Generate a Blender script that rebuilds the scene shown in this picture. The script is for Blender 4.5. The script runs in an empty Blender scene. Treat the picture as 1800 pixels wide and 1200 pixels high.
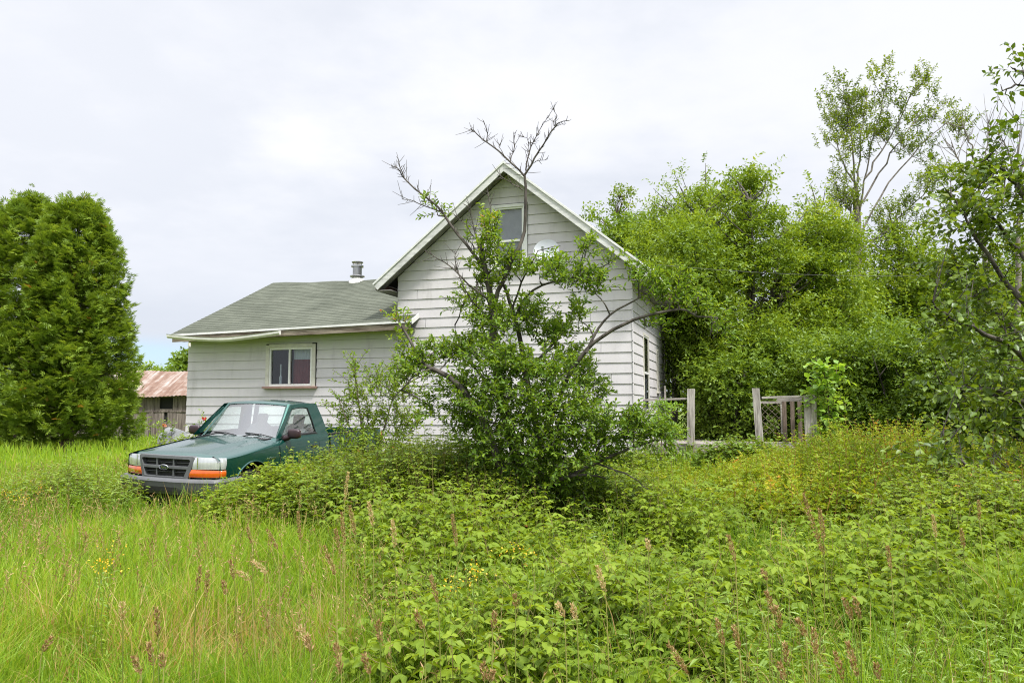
import bpy, bmesh, math, random
import numpy as np
from mathutils import Vector, Matrix

# ------------------------------------------------------------------ scene, camera, sky, sun
scene = bpy.context.scene
COL = scene.collection
R = math.radians
EYE = np.array([0.0, 0.0, 1.57])
PITCH = math.atan(120 / 1360)

cam_data = bpy.data.cameras.new("camera")
cam = bpy.data.objects.new("camera", cam_data)
COL.objects.link(cam)
cam.location = EYE
cam.rotation_euler = (R(90) + PITCH, 0, 0)
cam_data.sensor_width = 36
cam_data.lens = 27.2
cam_data.clip_start = 0.05
cam_data.clip_end = 2000
scene.camera = cam

SUN_DIR = Vector((0.34, -0.40, 0.85)).normalized()      # towards the sun
sun_el = math.asin(SUN_DIR.z)
sun_az = math.atan2(SUN_DIR.x, SUN_DIR.y)
sun_data = bpy.data.lights.new("sun", "SUN")
sun = bpy.data.objects.new("sun", sun_data)
COL.objects.link(sun)
sun.rotation_euler = SUN_DIR.to_track_quat('Z', 'Y').to_euler()
sun_data.energy = 3.6
sun_data.angle = R(9)
sun_data.color = (1.0, 0.96, 0.9)

world = bpy.data.worlds.new("World")
scene.world = world
world.use_nodes = True


def build_world():
    nt = world.node_tree
    nt.nodes.clear()
    N = lambda t: nt.nodes.new(t)
    L = lambda a, b: nt.links.new(a, b)

    def M(op, a, b=None, clamp=False):
        n = N('ShaderNodeMath'); n.operation = op; n.use_clamp = clamp
        for i, v in enumerate((a, b)):
            if v is None: continue
            if isinstance(v, (int, float)): n.inputs[i].default_value = v
            else: L(v, n.inputs[i])
        return n.outputs[0]

    def MR(v, a, b, c, d):
        n = N('ShaderNodeMapRange'); n.interpolation_type = 'SMOOTHSTEP'
        L(v, n.inputs[0])
        for i, q in enumerate((a, b, c, d)): n.inputs[i + 1].default_value = q
        return n.outputs[0]
    out = N('ShaderNodeOutputWorld')
    bg = N('ShaderNodeBackground'); bg.inputs['Strength'].default_value = 0.1
    L(bg.outputs[0], out.inputs[0])
    sky = N('ShaderNodeTexSky'); sky.sky_type = 'NISHITA'; sky.sun_disc = False
    sky.sun_elevation = sun_el; sky.sun_rotation = sun_az
    tc = N('ShaderNodeTexCoord')
    sp = N('ShaderNodeSeparateXYZ'); L(tc.outputs['Generated'], sp.inputs[0])
    z = sp.outputs[2]
    # cloud layer seen on a flat ceiling: divide by height
    zz = M('MAXIMUM', M('ADD', z, 0.16), 0.05)
    cmb = N('ShaderNodeCombineXYZ')
    L(M('DIVIDE', sp.outputs[0], zz), cmb.inputs[0]); L(M('DIVIDE', sp.outputs[1], zz), cmb.inputs[1])

    def noise(scale, detail, rough, off):
        mp = N('ShaderNodeMapping'); L(cmb.outputs[0], mp.inputs[0])
        mp.inputs['Location'].default_value = off
        n = N('ShaderNodeTexNoise'); L(mp.outputs[0], n.inputs[0])
        n.inputs['Scale'].default_value = scale; n.inputs['Detail'].default_value = detail
        n.inputs['Roughness'].default_value = rough
        return n.outputs[0]
    n1 = noise(0.55, 5, 0.55, (3.1, 1.2, 0))
    n2 = noise(2.2, 6, 0.6, (0.4, 5.2, 0))
    n3 = noise(0.9, 3, 0.5, (7.7, 2.9, 0))
    nn = M('ADD', M('MULTIPLY', n1, 0.7), M('MULTIPLY', n2, 0.3))
    lift = MR(nn, 0.38, 0.62, 0.0, 1.0)                      # thin and thick cloud
    side = MR(sp.outputs[0], 0.25, -0.55, 0.0, 0.5)           # brighter cloud towards the left
    lift = M('MULTIPLY', M('ADD', M('MULTIPLY', lift, 0.8), side), MR(z, 0.05, 0.35, 0.1, 1.0))
    zen = MR(z, 0.48, 0.92, 0.0, 13.0)                          # overcast sky is brightest overhead
    val = M('ADD', M('ADD', M('MULTIPLY', lift, 1.8), 5.2), zen)
    col = N('ShaderNodeMix'); col.data_type = 'RGBA'
    L(M('MINIMUM', lift, 1.0), col.inputs[0])
    col.inputs[6].default_value = (0.93, 0.985, 1.10, 1)
    col.inputs[7].default_value = (1.0, 1.0, 1.03, 1)
    cl = N('ShaderNodeVectorMath'); cl.operation = 'SCALE'
    L(col.outputs[2], cl.inputs[0]); L(val, cl.inputs['Scale'])
    # gap of clear sky low in the left
    dx = M('DIVIDE', M('ADD', sp.outputs[0], 0.43), 0.11)
    dz = M('DIVIDE', M('SUBTRACT', z, 0.055), 0.035)
    rr = M('SQRT', M('ADD', M('MULTIPLY', dx, dx), M('MULTIPLY', dz, dz)))
    gap = MR(M('ADD', rr, M('MULTIPLY', n3, 0.8)), 0.7, 1.6, 0.62, 0.03)
    mx = N('ShaderNodeMix'); mx.data_type = 'RGBA'
    L(gap, mx.inputs[0]); L(cl.outputs[0], mx.inputs[6])
    sk = N('ShaderNodeVectorMath'); sk.operation = 'MULTIPLY'
    L(sky.outputs[0], sk.inputs[0]); sk.inputs[1].default_value = (0.85, 1.05, 1.3)
    L(sk.outputs[0], mx.inputs[7])
    L(mx.outputs[2], bg.inputs[0])


build_world()
vs = scene.view_settings
vs.view_transform = 'Standard'; vs.look = 'None'; vs.gamma = 1; vs.use_curve_mapping = False
vs.exposure = 0.62
cy = scene.cycles
cy.max_bounces = 7; cy.diffuse_bounces = 3; cy.glossy_bounces = 3; cy.transmission_bounces = 5
cy.transparent_max_bounces = 8; cy.caustics_reflective = False; cy.caustics_refractive = False
cy.sample_clamp_indirect = 6
cy.filter_width = 1.1
cy.use_denoising = True
cy.denoiser = 'OPENIMAGEDENOISE'; cy.denoising_input_passes = 'RGB_ALBEDO_NORMAL'; cy.denoising_prefilter = 'NONE'
cy.use_light_tree = False
world.cycles.sampling_method = 'MANUAL'; world.cycles.sample_map_resolution = 1024

# ------------------------------------------------------------------ measuring helpers
_R = np.array([1.0, 0, 0]); _F = np.array([0, math.cos(PITCH), math.sin(PITCH)]); _U = np.array([0, -math.sin(PITCH), math.cos(PITCH)])


def ray(px, py):
    return _F + _R * (px - 900) / 1360 + _U * (600 - py) / 1360


def at(px, py, Y):
    """point at distance Y ahead, measured off the photograph"""
    v = ray(px, py)
    return EYE + v * (Y / v[1])


def ground_at(px, py, z=0.0):
    v = ray(px, py)
    return EYE + v * ((z - EYE[2]) / v[2])


HC = np.array([2.40, 15.40, 0.0])
HR = np.array([0.951, -0.308, 0.0]); HR = HR / np.linalg.norm(HR)
HS = np.array([-HR[1], HR[0], 0.0])
HROT = math.atan2(HR[1], HR[0])


def hl(px, py, yl=0.0, xl=None):
    """house-local point on the plane y = yl (or x = xl)"""
    v = ray(px, py)
    n, d = (HS, yl) if xl is None else (HR, xl)
    t = ((HC - EYE) @ n + d) / (v @ n)
    P = EYE + v * t - HC
    return np.array([P @ HR, P @ HS, P[2]])


def sstep(x, a, b):
    t = np.clip((np.asarray(x, float) - a) / (b - a), 0, 1)
    return t * t * (3 - 2 * t)


def gz(x, y):
    """terrain height"""
    x = np.asarray(x, float); y = np.asarray(y, float)
    h = 0.05 * np.sin(x * 0.7 + 1.3) * np.cos(y * 0.5 + 0.4) + 0.03 * np.sin(x * 1.9 + y * 1.3)
    h = h + 0.20 * sstep(x, -1.5, 4.5) * sstep(y, 5.5, 12)
    h = h + 0.35 * sstep(y, 13.5, 17) * sstep(x, -12, -7) * (1 - sstep(y, 24, 34))
    far = sstep(np.hypot(x, y), 60, 160)
    return h * (1 - far)


# ------------------------------------------------------------------ object helpers
def link(o, parent=None):
    COL.objects.link(o)
    if parent is not None: o.parent = parent
    return o


def tag(o, label=None, cat=None, group=None, kind=None):
    if label: o['label'] = label
    if cat: o['category'] = cat
    if group: o['group'] = group
    if kind: o['kind'] = kind
    return o


def empty(name, loc=(0, 0, 0), rz=0.0, label=None, cat=None, group=None):
    o = bpy.data.objects.new(name, None)
    o.empty_display_size = 0.2
    o.location = tuple(float(c) for c in loc); o.rotation_euler = (0, 0, rz)
    link(o)
    return tag(o, label, cat, group)


def copy_tree(o, parent=None):
    c = o.copy(); COL.objects.link(c); c.parent = parent
    for ch in list(o.children): copy_tree(ch, c)
    return c


def np_mesh(name, V, quads=None, tris=None, mat=None, parent=None, tint=None, smooth=False):
    me = bpy.data.meshes.new(name)
    V = np.ascontiguousarray(V, np.float32)
    nq = 0 if quads is None else len(quads); nt = 0 if tris is None else len(tris)
    me.vertices.add(len(V)); me.vertices.foreach_set('co', V.ravel())
    parts = []
    if nq: parts.append(np.asarray(quads, np.int32).ravel())
    if nt: parts.append(np.asarray(tris, np.int32).ravel())
    idx = np.concatenate(parts)
    me.loops.add(len(idx)); me.loops.foreach_set('vertex_index', idx)
    me.polygons.add(nq + nt)
    ls = np.concatenate([np.arange(nq) * 4, nq * 4 + np.arange(nt) * 3]).astype(np.int32)
    me.polygons.foreach_set('loop_start', ls)
    try:
        me.polygons.foreach_set('loop_total', np.concatenate([np.full(nq, 4), np.full(nt, 3)]).astype(np.int32))
    except Exception:
        pass
    if smooth: me.polygons.foreach_set('use_smooth', np.ones(nq + nt, bool))
    me.update(calc_edges=True)
    if tint is not None:
        a = me.attributes.new('tint', 'FLOAT', 'POINT')
        a.data.foreach_set('value', np.ascontiguousarray(tint, np.float32))
    if mat: me.materials.append(mat)
    o = bpy.data.objects.new(name, me)
    return link(o, parent)


class MB:
    """collects shapes into one mesh"""
    def __init__(s): s.v = []; s.f = []

    def add(s, vs, fs):
        n = len(s.v); s.v += [tuple(float(c) for c in p) for p in vs]; s.f += [tuple(n + i for i in f) for f in fs]

    def box(s, c, size, rot=None):
        hx, hy, hz = (q / 2 for q in size)
        P = [Vector((x, y, z)) for x in (-hx, hx) for y in (-hy, hy) for z in (-hz, hz)]
        if rot is not None: P = [rot @ p for p in P]
        c = Vector([float(q) for q in c])
        s.add([p + c for p in P], [(0, 1, 3, 2), (4, 6, 7, 5), (0, 4, 5, 1), (2, 3, 7, 6), (0, 2, 6, 4), (1, 5, 7, 3)])

    def beam(s, a, b, w, h, up=(0, 0, 1)):
        a = Vector([float(q) for q in a]); b = Vector([float(q) for q in b]); d = b - a
        x = d.normalized(); u = Vector(up); y = u.cross(x)
        if y.length < 1e-5: y = Vector((1, 0, 0)).cross(x)
        y.normalize(); z = x.cross(y)
        s.box((a + b) / 2, (d.length, w, h), Matrix((x, y, z)).transposed())

    def grid(s, P, flip=False):
        """P[i][j] rows of points"""
        m = len(P[0]); vs = [p for r in P for p in r]; fs = []
        for i in range(len(P) - 1):
            for j in range(m - 1):
                q = (i * m + j, i * m + j + 1, (i + 1) * m + j + 1, (i + 1) * m + j)
                fs.append(q[::-1] if flip else q)
        s.add(vs, fs)

    def tube(s, pts, rad, n=8, cap=True):
        pts = [Vector([float(q) for q in p]) for p in pts]
        if not hasattr(rad, '__len__'): rad = [rad] * len(pts)
        rings = []; prev = None
        for i, p in enumerate(pts):
            d = (pts[min(i + 1, len(pts) - 1)] - pts[max(i - 1, 0)])
            if d.length < 1e-9: d = Vector((0, 0, 1))
            d.normalize()
            if prev is None: prev = d.orthogonal().normalized()
            u = (prev - d * prev.dot(d))
            if u.length < 1e-6: u = d.orthogonal()
            u.normalize(); prev = u; w = d.cross(u)
            rings.append([p + (u * math.cos(2 * math.pi * k / n) + w * math.sin(2 * math.pi * k / n)) * rad[i] for k in range(n)])
        vs = [q for r in rings for q in r]; fs = []
        for i in range(len(rings) - 1):
            for k in range(n):
                fs.append((i * n + k, i * n + (k + 1) % n, (i + 1) * n + (k + 1) % n, (i + 1) * n + k))
        if cap: fs += [tuple(range(n))[::-1], tuple((len(rings) - 1) * n + k for k in range(n))]
        s.add(vs, fs)

    def lathe(s, prof, n=24, origin=(0, 0, 0), axis='Z'):
        vs = []; fs = []
        for r, h in prof:
            for k in range(n):
                a = 2 * math.pi * k / n; c, t = r * math.cos(a), r * math.sin(a)
                p = (c, t, h) if axis == 'Z' else ((h, c, t) if axis == 'X' else (c, h, t))
                vs.append((p[0] + origin[0], p[1] + origin[1], p[2] + origin[2]))
        for i in range(len(prof) - 1):
            for k in range(n):
                fs.append((i * n + k, i * n + (k + 1) % n, (i + 1) * n + (k + 1) % n, (i + 1) * n + k))
        s.add(vs, fs)

    def prism(s, poly, d):
        """poly: 3-D outline, d: extrusion vector"""
        n = len(poly); d = Vector(d); P = [Vector([float(q) for q in p]) for p in poly]
        s.add(P + [p + d for p in P], [tuple(range(n))[::-1], tuple(range(n, 2 * n))] +
              [(i, (i + 1) % n, n + (i + 1) % n, n + i) for i in range(n)])

    def build(s, name, mat, parent=None, smooth=False, bevel=0.0, fixn=True):
        me = bpy.data.meshes.new(name); me.from_pydata(s.v, [], s.f)
        if fixn:
            bm = bmesh.new(); bm.from_mesh(me); bmesh.ops.recalc_face_normals(bm, faces=bm.faces); bm.to_mesh(me); bm.free()
        if smooth:
            me.polygons.foreach_set('use_smooth', np.ones(len(me.polygons), bool))
            try: me.set_sharp_from_angle(angle=R(38))
            except Exception: pass
        me.materials.append(mat); me.update()
        o = bpy.data.objects.new(name, me); link(o, parent)
        if bevel:
            b = o.modifiers.new('bevel', 'BEVEL'); b.width = bevel; b.segments = 2; b.limit_method = 'ANGLE'; b.angle_limit = R(40)
        return o


# ------------------------------------------------------------------ materials
def newmat(name):
    m = bpy.data.materials.new(name); m.use_nodes = True
    nt = m.node_tree; nt.nodes.clear()
    out = nt.nodes.new('ShaderNodeOutputMaterial')
    return m, nt, out


def nd(nt, t, ins=None, **kw):
    n = nt.nodes.new(t)
    for k, v in kw.items(): setattr(n, k, v)
    for k, v in (ins or {}).items():
        sock = n.inputs[k]
        if isinstance(v, bpy.types.NodeSocket): nt.links.new(v, sock)
        else: sock.default_value = v
    return n


def c4(c): return (c[0], c[1], c[2], 1.0)


def ramp(nt, fac, stops, interp='LINEAR'):
    r = nt.nodes.new('ShaderNodeValToRGB'); r.color_ramp.interpolation = interp
    e = r.color_ramp.elements
    while len(e) < len(stops): e.new(0.5)
    for k, (p, c) in enumerate(stops): e[k].position = p; e[k].color = c4(c)
    nt.links.new(fac, r.inputs[0])
    return r.outputs[0]


def leaf_mat(name, stops, trans=0.38, gloss=0.06, rough=0.42):
    m, nt, out = newmat(name)
    at_ = nd(nt, 'ShaderNodeAttribute', attribute_name='tint')
    stops = [(p_, (min(.8, c_[0] * 1.1), c_[1], c_[2])) for p_, c_ in stops]
    col = ramp(nt, at_.outputs['Fac'], stops)
    tcol = nd(nt, 'ShaderNodeMix', {0: 1.0, 6: col, 7: (1.5, 1.35, 0.6, 1)}, data_type='RGBA', blend_type='MULTIPLY').outputs[2]
    d = nd(nt, 'ShaderNodeBsdfDiffuse', {0: col})
    t = nd(nt, 'ShaderNodeBsdfTranslucent', {0: tcol})
    mx = nd(nt, 'ShaderNodeMixShader', {0: trans, 1: d.outputs[0], 2: t.outputs[0]})
    g = nd(nt, 'ShaderNodeBsdfGlossy', {'Color': (0.9, 0.95, 1, 1), 'Roughness': rough})
    fr = nd(nt, 'ShaderNodeLayerWeight', {'Blend': 0.35})
    f = nd(nt, 'ShaderNodeMath', {0: fr.outputs['Facing'], 1: gloss * 1.6}, operation='MULTIPLY')
    f2 = nd(nt, 'ShaderNodeMath', {0: f.outputs[0], 1: gloss * 0.25}, operation='ADD')
    mx2 = nd(nt, 'ShaderNodeMixShader', {0: f2.outputs[0], 1: mx.outputs[0], 2: g.outputs[0]})
    nt.links.new(mx2.outputs[0], out.inputs[0])
    return m


def simple(name, col, rough=0.6, metal=0.0, coat=0.0, var=0.0, vscale=6.0, bump=0.0, bscale=40.0, spec=0.5, stretch=(1, 1, 1), col2=None):
    m, nt, out = newmat(name)
    p = nd(nt, 'ShaderNodeBsdfPrincipled', {'Base Color': c4(col), 'Roughness': rough, 'Metallic': metal, 'Coat Weight': coat, 'Specular IOR Level': spec, 'Coat Roughness': 0.05})
    tc = nd(nt, 'ShaderNodeTexCoord'); mp = nd(nt, 'ShaderNodeMapping', {0: tc.outputs['Object'], 'Scale': stretch})
    if var or col2:
        n = nd(nt, 'ShaderNodeTexNoise', {0: mp.outputs[0], 'Scale': vscale, 'Detail': 6.0, 'Roughness': 0.62})
        a = col2 if col2 else tuple(max(0, c * (1 - var)) for c in col)
        b = col if col2 else tuple(min(1, c * (1 + var * 0.6)) for c in col)
        nt.links.new(ramp(nt, n.outputs[0], [(0.34, a), (0.66, b)]), p.inputs['Base Color'])
    if bump:
        n2 = nd(nt, 'ShaderNodeTexNoise', {0: mp.outputs[0], 'Scale': bscale, 'Detail': 5.0})
        b = nd(nt, 'ShaderNodeBump', {'Strength': bump, 'Distance': 0.01, 'Height': n2.outputs[0]})
        nt.links.new(b.outputs[0], p.inputs['Normal'])
    nt.links.new(p.outputs[0], out.inputs[0])
    return m


def glass(name, tint=(0.8, 0.88, 0.86), refl=1.0, base=0.04):
    m, nt, out = newmat(name)
    t = nd(nt, 'ShaderNodeBsdfTransparent', {0: c4(tint)})
    g = nd(nt, 'ShaderNodeBsdfGlossy', {'Color': (refl, refl, refl, 1), 'Roughness': 0.01})
    lw = nd(nt, 'ShaderNodeLayerWeight', {'Blend': 0.5})
    pw = nd(nt, 'ShaderNodeMath', {0: lw.outputs['Facing'], 1: 4.0}, operation='POWER')
    f = nd(nt, 'ShaderNodeMapRange', {0: pw.outputs[0], 1: 0.0, 2: 1.0, 3: base, 4: 0.95})
    mx = nd(nt, 'ShaderNodeMixShader', {0: f.outputs[0], 1: t.outputs[0], 2: g.outputs[0]})
    nt.links.new(mx.outputs[0], out.inputs[0])
    return m
# ------------------------------------------------------------------ hard-surface materials
def siding_mat():
    m, nt, out = newmat('white_siding')
    p = nd(nt, 'ShaderNodeBsdfPrincipled', {'Roughness': 0.55, 'Specular IOR Level': 0.35})
    tc = nd(nt, 'ShaderNodeTexCoord')
    mp = nd(nt, 'ShaderNodeMapping', {0: tc.outputs['Object'], 'Scale': (1.6, 1.6, 0.35)})
    n1 = nd(nt, 'ShaderNodeTexNoise', {0: mp.outputs[0], 'Scale': 2.2, 'Detail': 7.0, 'Roughness': 0.65})
    mp2 = nd(nt, 'ShaderNodeMapping', {0: tc.outputs['Object'], 'Scale': (0.5, 0.5, 4.8)})
    n2 = nd(nt, 'ShaderNodeTexNoise', {0: mp2.outputs[0], 'Scale': 1.0, 'Detail': 2.0})
    base = ramp(nt, n1.outputs[0], [(0.28, (0.475, 0.455, 0.455)), (0.45, (0.605, 0.58, 0.595)), (0.75, (0.65, 0.625, 0.645))])
    board = ramp(nt, n2.outputs[0], [(0.3, (0.93, 0.93, 0.935)), (0.7, (1, 1, 1))])
    mul = nd(nt, 'ShaderNodeMix', {0: 1.0, 6: base, 7: board}, data_type='RGBA', blend_type='MULTIPLY').outputs[2]
    # greenish shadow tint painted under the low eave of the wing and streaks below the window
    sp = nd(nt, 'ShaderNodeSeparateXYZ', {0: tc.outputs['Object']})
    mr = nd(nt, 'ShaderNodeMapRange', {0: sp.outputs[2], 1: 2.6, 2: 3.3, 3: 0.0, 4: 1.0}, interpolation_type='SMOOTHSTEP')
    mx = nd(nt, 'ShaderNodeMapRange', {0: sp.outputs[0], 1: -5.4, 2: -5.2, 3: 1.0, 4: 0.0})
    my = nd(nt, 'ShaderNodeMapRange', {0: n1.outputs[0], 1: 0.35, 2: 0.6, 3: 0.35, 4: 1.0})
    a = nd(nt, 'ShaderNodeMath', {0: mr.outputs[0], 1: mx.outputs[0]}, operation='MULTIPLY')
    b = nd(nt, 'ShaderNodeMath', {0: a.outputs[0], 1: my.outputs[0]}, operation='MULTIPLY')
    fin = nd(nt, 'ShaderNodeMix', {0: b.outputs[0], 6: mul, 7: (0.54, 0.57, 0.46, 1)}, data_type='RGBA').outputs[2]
    nt.links.new(fin, p.inputs['Base Color'])
    nb = nd(nt, 'ShaderNodeTexNoise', {0: mp.outputs[0], 'Scale': 30.0, 'Detail': 4.0})
    bp = nd(nt, 'ShaderNodeBump', {'Strength': 0.15, 'Distance': 0.004, 'Height': nb.outputs[0]})
    nt.links.new(bp.outputs[0], p.inputs['Normal'])
    nt.links.new(p.outputs[0], out.inputs[0])
    return m


def shingle_mat(name, dark, light):
    m, nt, out = newmat(name)
    p = nd(nt, 'ShaderNodeBsdfPrincipled', {'Roughness': 0.9, 'Specular IOR Level': 0.2})
    uv = nd(nt, 'ShaderNodeAttribute', attribute_name='slope')
    br = nd(nt, 'ShaderNodeTexBrick', {0: uv.outputs['Vector'], 'Color1': (0.35, 0.35, 0.35, 1), 'Color2': (0.65, 0.65, 0.65, 1), 'Mortar': (0.1, 0.1, 0.1, 1),
                                      'Scale': 1.0, 'Mortar Size': 0.006, 'Bias': 0.0, 'Brick Width': 0.31, 'Row Height': 0.135})
    n1 = nd(nt, 'ShaderNodeTexNoise', {0: uv.outputs['Vector'], 'Scale': 0.9, 'Detail': 6.0, 'Roughness': 0.6})
    n2 = nd(nt, 'ShaderNodeTexNoise', {0: uv.outputs['Vector'], 'Scale': 60.0, 'Detail': 3.0})
    a = nd(nt, 'ShaderNodeMath', {0: br.outputs[0], 1: 0.55}, operation='MULTIPLY')
    b = nd(nt, 'ShaderNodeMath', {0: n1.outputs[0], 1: 0.7}, operation='MULTIPLY')
    c = nd(nt, 'ShaderNodeMath', {0: n2.outputs[0], 1: 0.4}, operation='MULTIPLY')
    s1 = nd(nt, 'ShaderNodeMath', {0: a.outputs[0], 1: b.outputs[0]}, operation='ADD')
    s2 = nd(nt, 'ShaderNodeMath', {0: s1.outputs[0], 1: c.outputs[0]}, operation='ADD')
    nt.links.new(ramp(nt, s2.outputs[0], [(0.5, dark), (1.05, light)]), p.inputs['Base Color'])
    bp = nd(nt, 'ShaderNodeBump', {'Strength': 0.6, 'Distance': 0.006, 'Height': s2.outputs[0]})
    nt.links.new(bp.outputs[0], p.inputs['Normal'])
    nt.links.new(p.outputs[0], out.inputs[0])
    return m


def wood_mat(name, dark, light, axis='Z', scale=1.0):
    st = {'Z': (9, 9, 0.7), 'X': (0.7, 9, 9), 'Y': (9, 0.7, 9)}[axis]
    m, nt, out = newmat(name)
    p = nd(nt, 'ShaderNodeBsdfPrincipled', {'Roughness': 0.88, 'Specular IOR Level': 0.2})
    tc = nd(nt, 'ShaderNodeTexCoord')
    mp = nd(nt, 'ShaderNodeMapping', {0: tc.outputs['Object'], 'Scale': tuple(q * scale for q in st)})
    n = nd(nt, 'ShaderNodeTexNoise', {0: mp.outputs[0], 'Scale': 3.0, 'Detail': 7.0, 'Roughness': 0.7})
    nt.links.new(ramp(nt, n.outputs[0], [(0.33, dark), (0.52, tuple((a + b) / 2 for a, b in zip(dark, light))), (0.68, light)]), p.inputs['Base Color'])
    bp = nd(nt, 'ShaderNodeBump', {'Strength': 0.6, 'Distance': 0.008, 'Height': n.outputs[0]})
    nt.links.new(bp.outputs[0], p.inputs['Normal'])
    nt.links.new(p.outputs[0], out.inputs[0])
    return m


def rust_roof_mat():
    m, nt, out = newmat('rusted_sheet_metal')
    p = nd(nt, 'ShaderNodeBsdfPrincipled', {'Roughness': 0.6, 'Metallic': 0.15})
    tc = nd(nt, 'ShaderNodeTexCoord')
    mp = nd(nt, 'ShaderNodeMapping', {0: tc.outputs['Object'], 'Scale': (1.9, 0.20, 0.20), 'Rotation': (0, 0, 0.45)})
    n_a = nd(nt, 'ShaderNodeTexNoise', {0: mp.outputs[0], 'Scale': 1.4, 'Detail': 5.0, 'Roughness': 0.6})
    n_b = nd(nt, 'ShaderNodeTexNoise', {0: tc.outputs['Object'], 'Scale': 2.6, 'Detail': 7.0, 'Roughness': 0.75})
    n = nd(nt, 'ShaderNodeMix', {0: 0.4, 2: n_a.outputs[0], 3: n_b.outputs[0]})
    nt.links.new(ramp(nt, n.outputs[0], [(0.36, (0.11, 0.052, 0.030)), (0.48, (0.20, 0.118, 0.080)), (0.56, (0.29, 0.235, 0.20)), (0.66, (0.43, 0.405, 0.39))]), p.inputs['Base Color'])
    nt.links.new(p.outputs[0], out.inputs[0])
    return m


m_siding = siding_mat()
m_trim = simple('white_trim', (0.70, 0.70, 0.69), 0.5, var=0.12, vscale=5)
m_casing = simple('cream_casing', (0.62, 0.60, 0.53), 0.55, var=0.15, vscale=8)
m_sill = simple('pink_brown_sill', (0.30, 0.19, 0.16), 0.6, var=0.2)
m_vinyl = simple('white_vinyl', (0.78, 0.78, 0.76), 0.35, var=0.05)
m_shingle = shingle_mat('green_shingle', (0.062, 0.070, 0.054), (0.158, 0.170, 0.136))
m_shingle2 = shingle_mat('grey_shingle', (0.07, 0.08, 0.07), (0.2, 0.21, 0.19))
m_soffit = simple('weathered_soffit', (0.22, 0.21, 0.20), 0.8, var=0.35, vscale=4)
m_rake = simple('weathered_white_board', (0.60, 0.60, 0.59), 0.65, var=0.25, vscale=7, stretch=(0.6, 0.6, 2))
m_rot = wood_mat('rotted_fascia', (0.05, 0.032, 0.022), (0.42, 0.36, 0.29), 'X', 0.7)
m_brown = simple('brown_metal_trim', (0.16, 0.08, 0.06), 0.5, var=0.3)
m_found = simple('concrete_foundation', (0.33, 0.32, 0.30), 0.9, var=0.3, vscale=3, bump=0.4)
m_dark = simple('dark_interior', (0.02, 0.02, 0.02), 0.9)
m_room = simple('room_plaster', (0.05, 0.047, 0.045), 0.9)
m_glass = glass('window_glass', (0.86, 0.88, 0.88))
m_maroon = simple('maroon_curtain', (0.20, 0.028, 0.032), 0.9, var=0.2, stretch=(8, 8, 0.4))
m_pale = simple('pale_curtain', (0.66, 0.72, 0.78), 0.9, var=0.2, stretch=(8, 8, 0.4))
m_screen = simple('grey_window_screen', (0.36, 0.36, 0.40), 0.8, var=0.1)
m_olive = simple('olive_reflection', (0.17, 0.17, 0.09), 0.8, var=0.2)  # olive of reflected trees put into the colour
m_steel = simple('stainless_flue', (0.42, 0.42, 0.41), 0.28, metal=0.95, var=0.25, vscale=5)
m_gutter = simple('white_gutter', (0.74, 0.73, 0.68), 0.45, var=0.14, vscale=3)
m_dish = simple('grey_dish', (0.40, 0.425, 0.455), 0.45, var=0.08)
m_wood_z = wood_mat('grey_weathered_post', (0.16, 0.14, 0.125), (0.62, 0.58, 0.54), 'Z')
m_wood_x = wood_mat('grey_weathered_board', (0.16, 0.14, 0.125), (0.52, 0.48, 0.44), 'X')
m_wood_brown = wood_mat('brown_board', (0.10, 0.075, 0.058), (0.28, 0.22, 0.18), 'Z')
m_lath = wood_mat('tan_lath', (0.14, 0.11, 0.08), (0.40, 0.34, 0.26), 'Z')
m_barn = wood_mat('grey_barn_board', (0.075, 0.06, 0.055), (0.36, 0.31, 0.28), 'Z', 0.45)
m_rust = rust_roof_mat()
m_cable = simple('grey_cable', (0.09, 0.09, 0.09), 0.6)

EXPO = 0.2105
LIP = 0.016; GAP = 0.005


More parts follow.
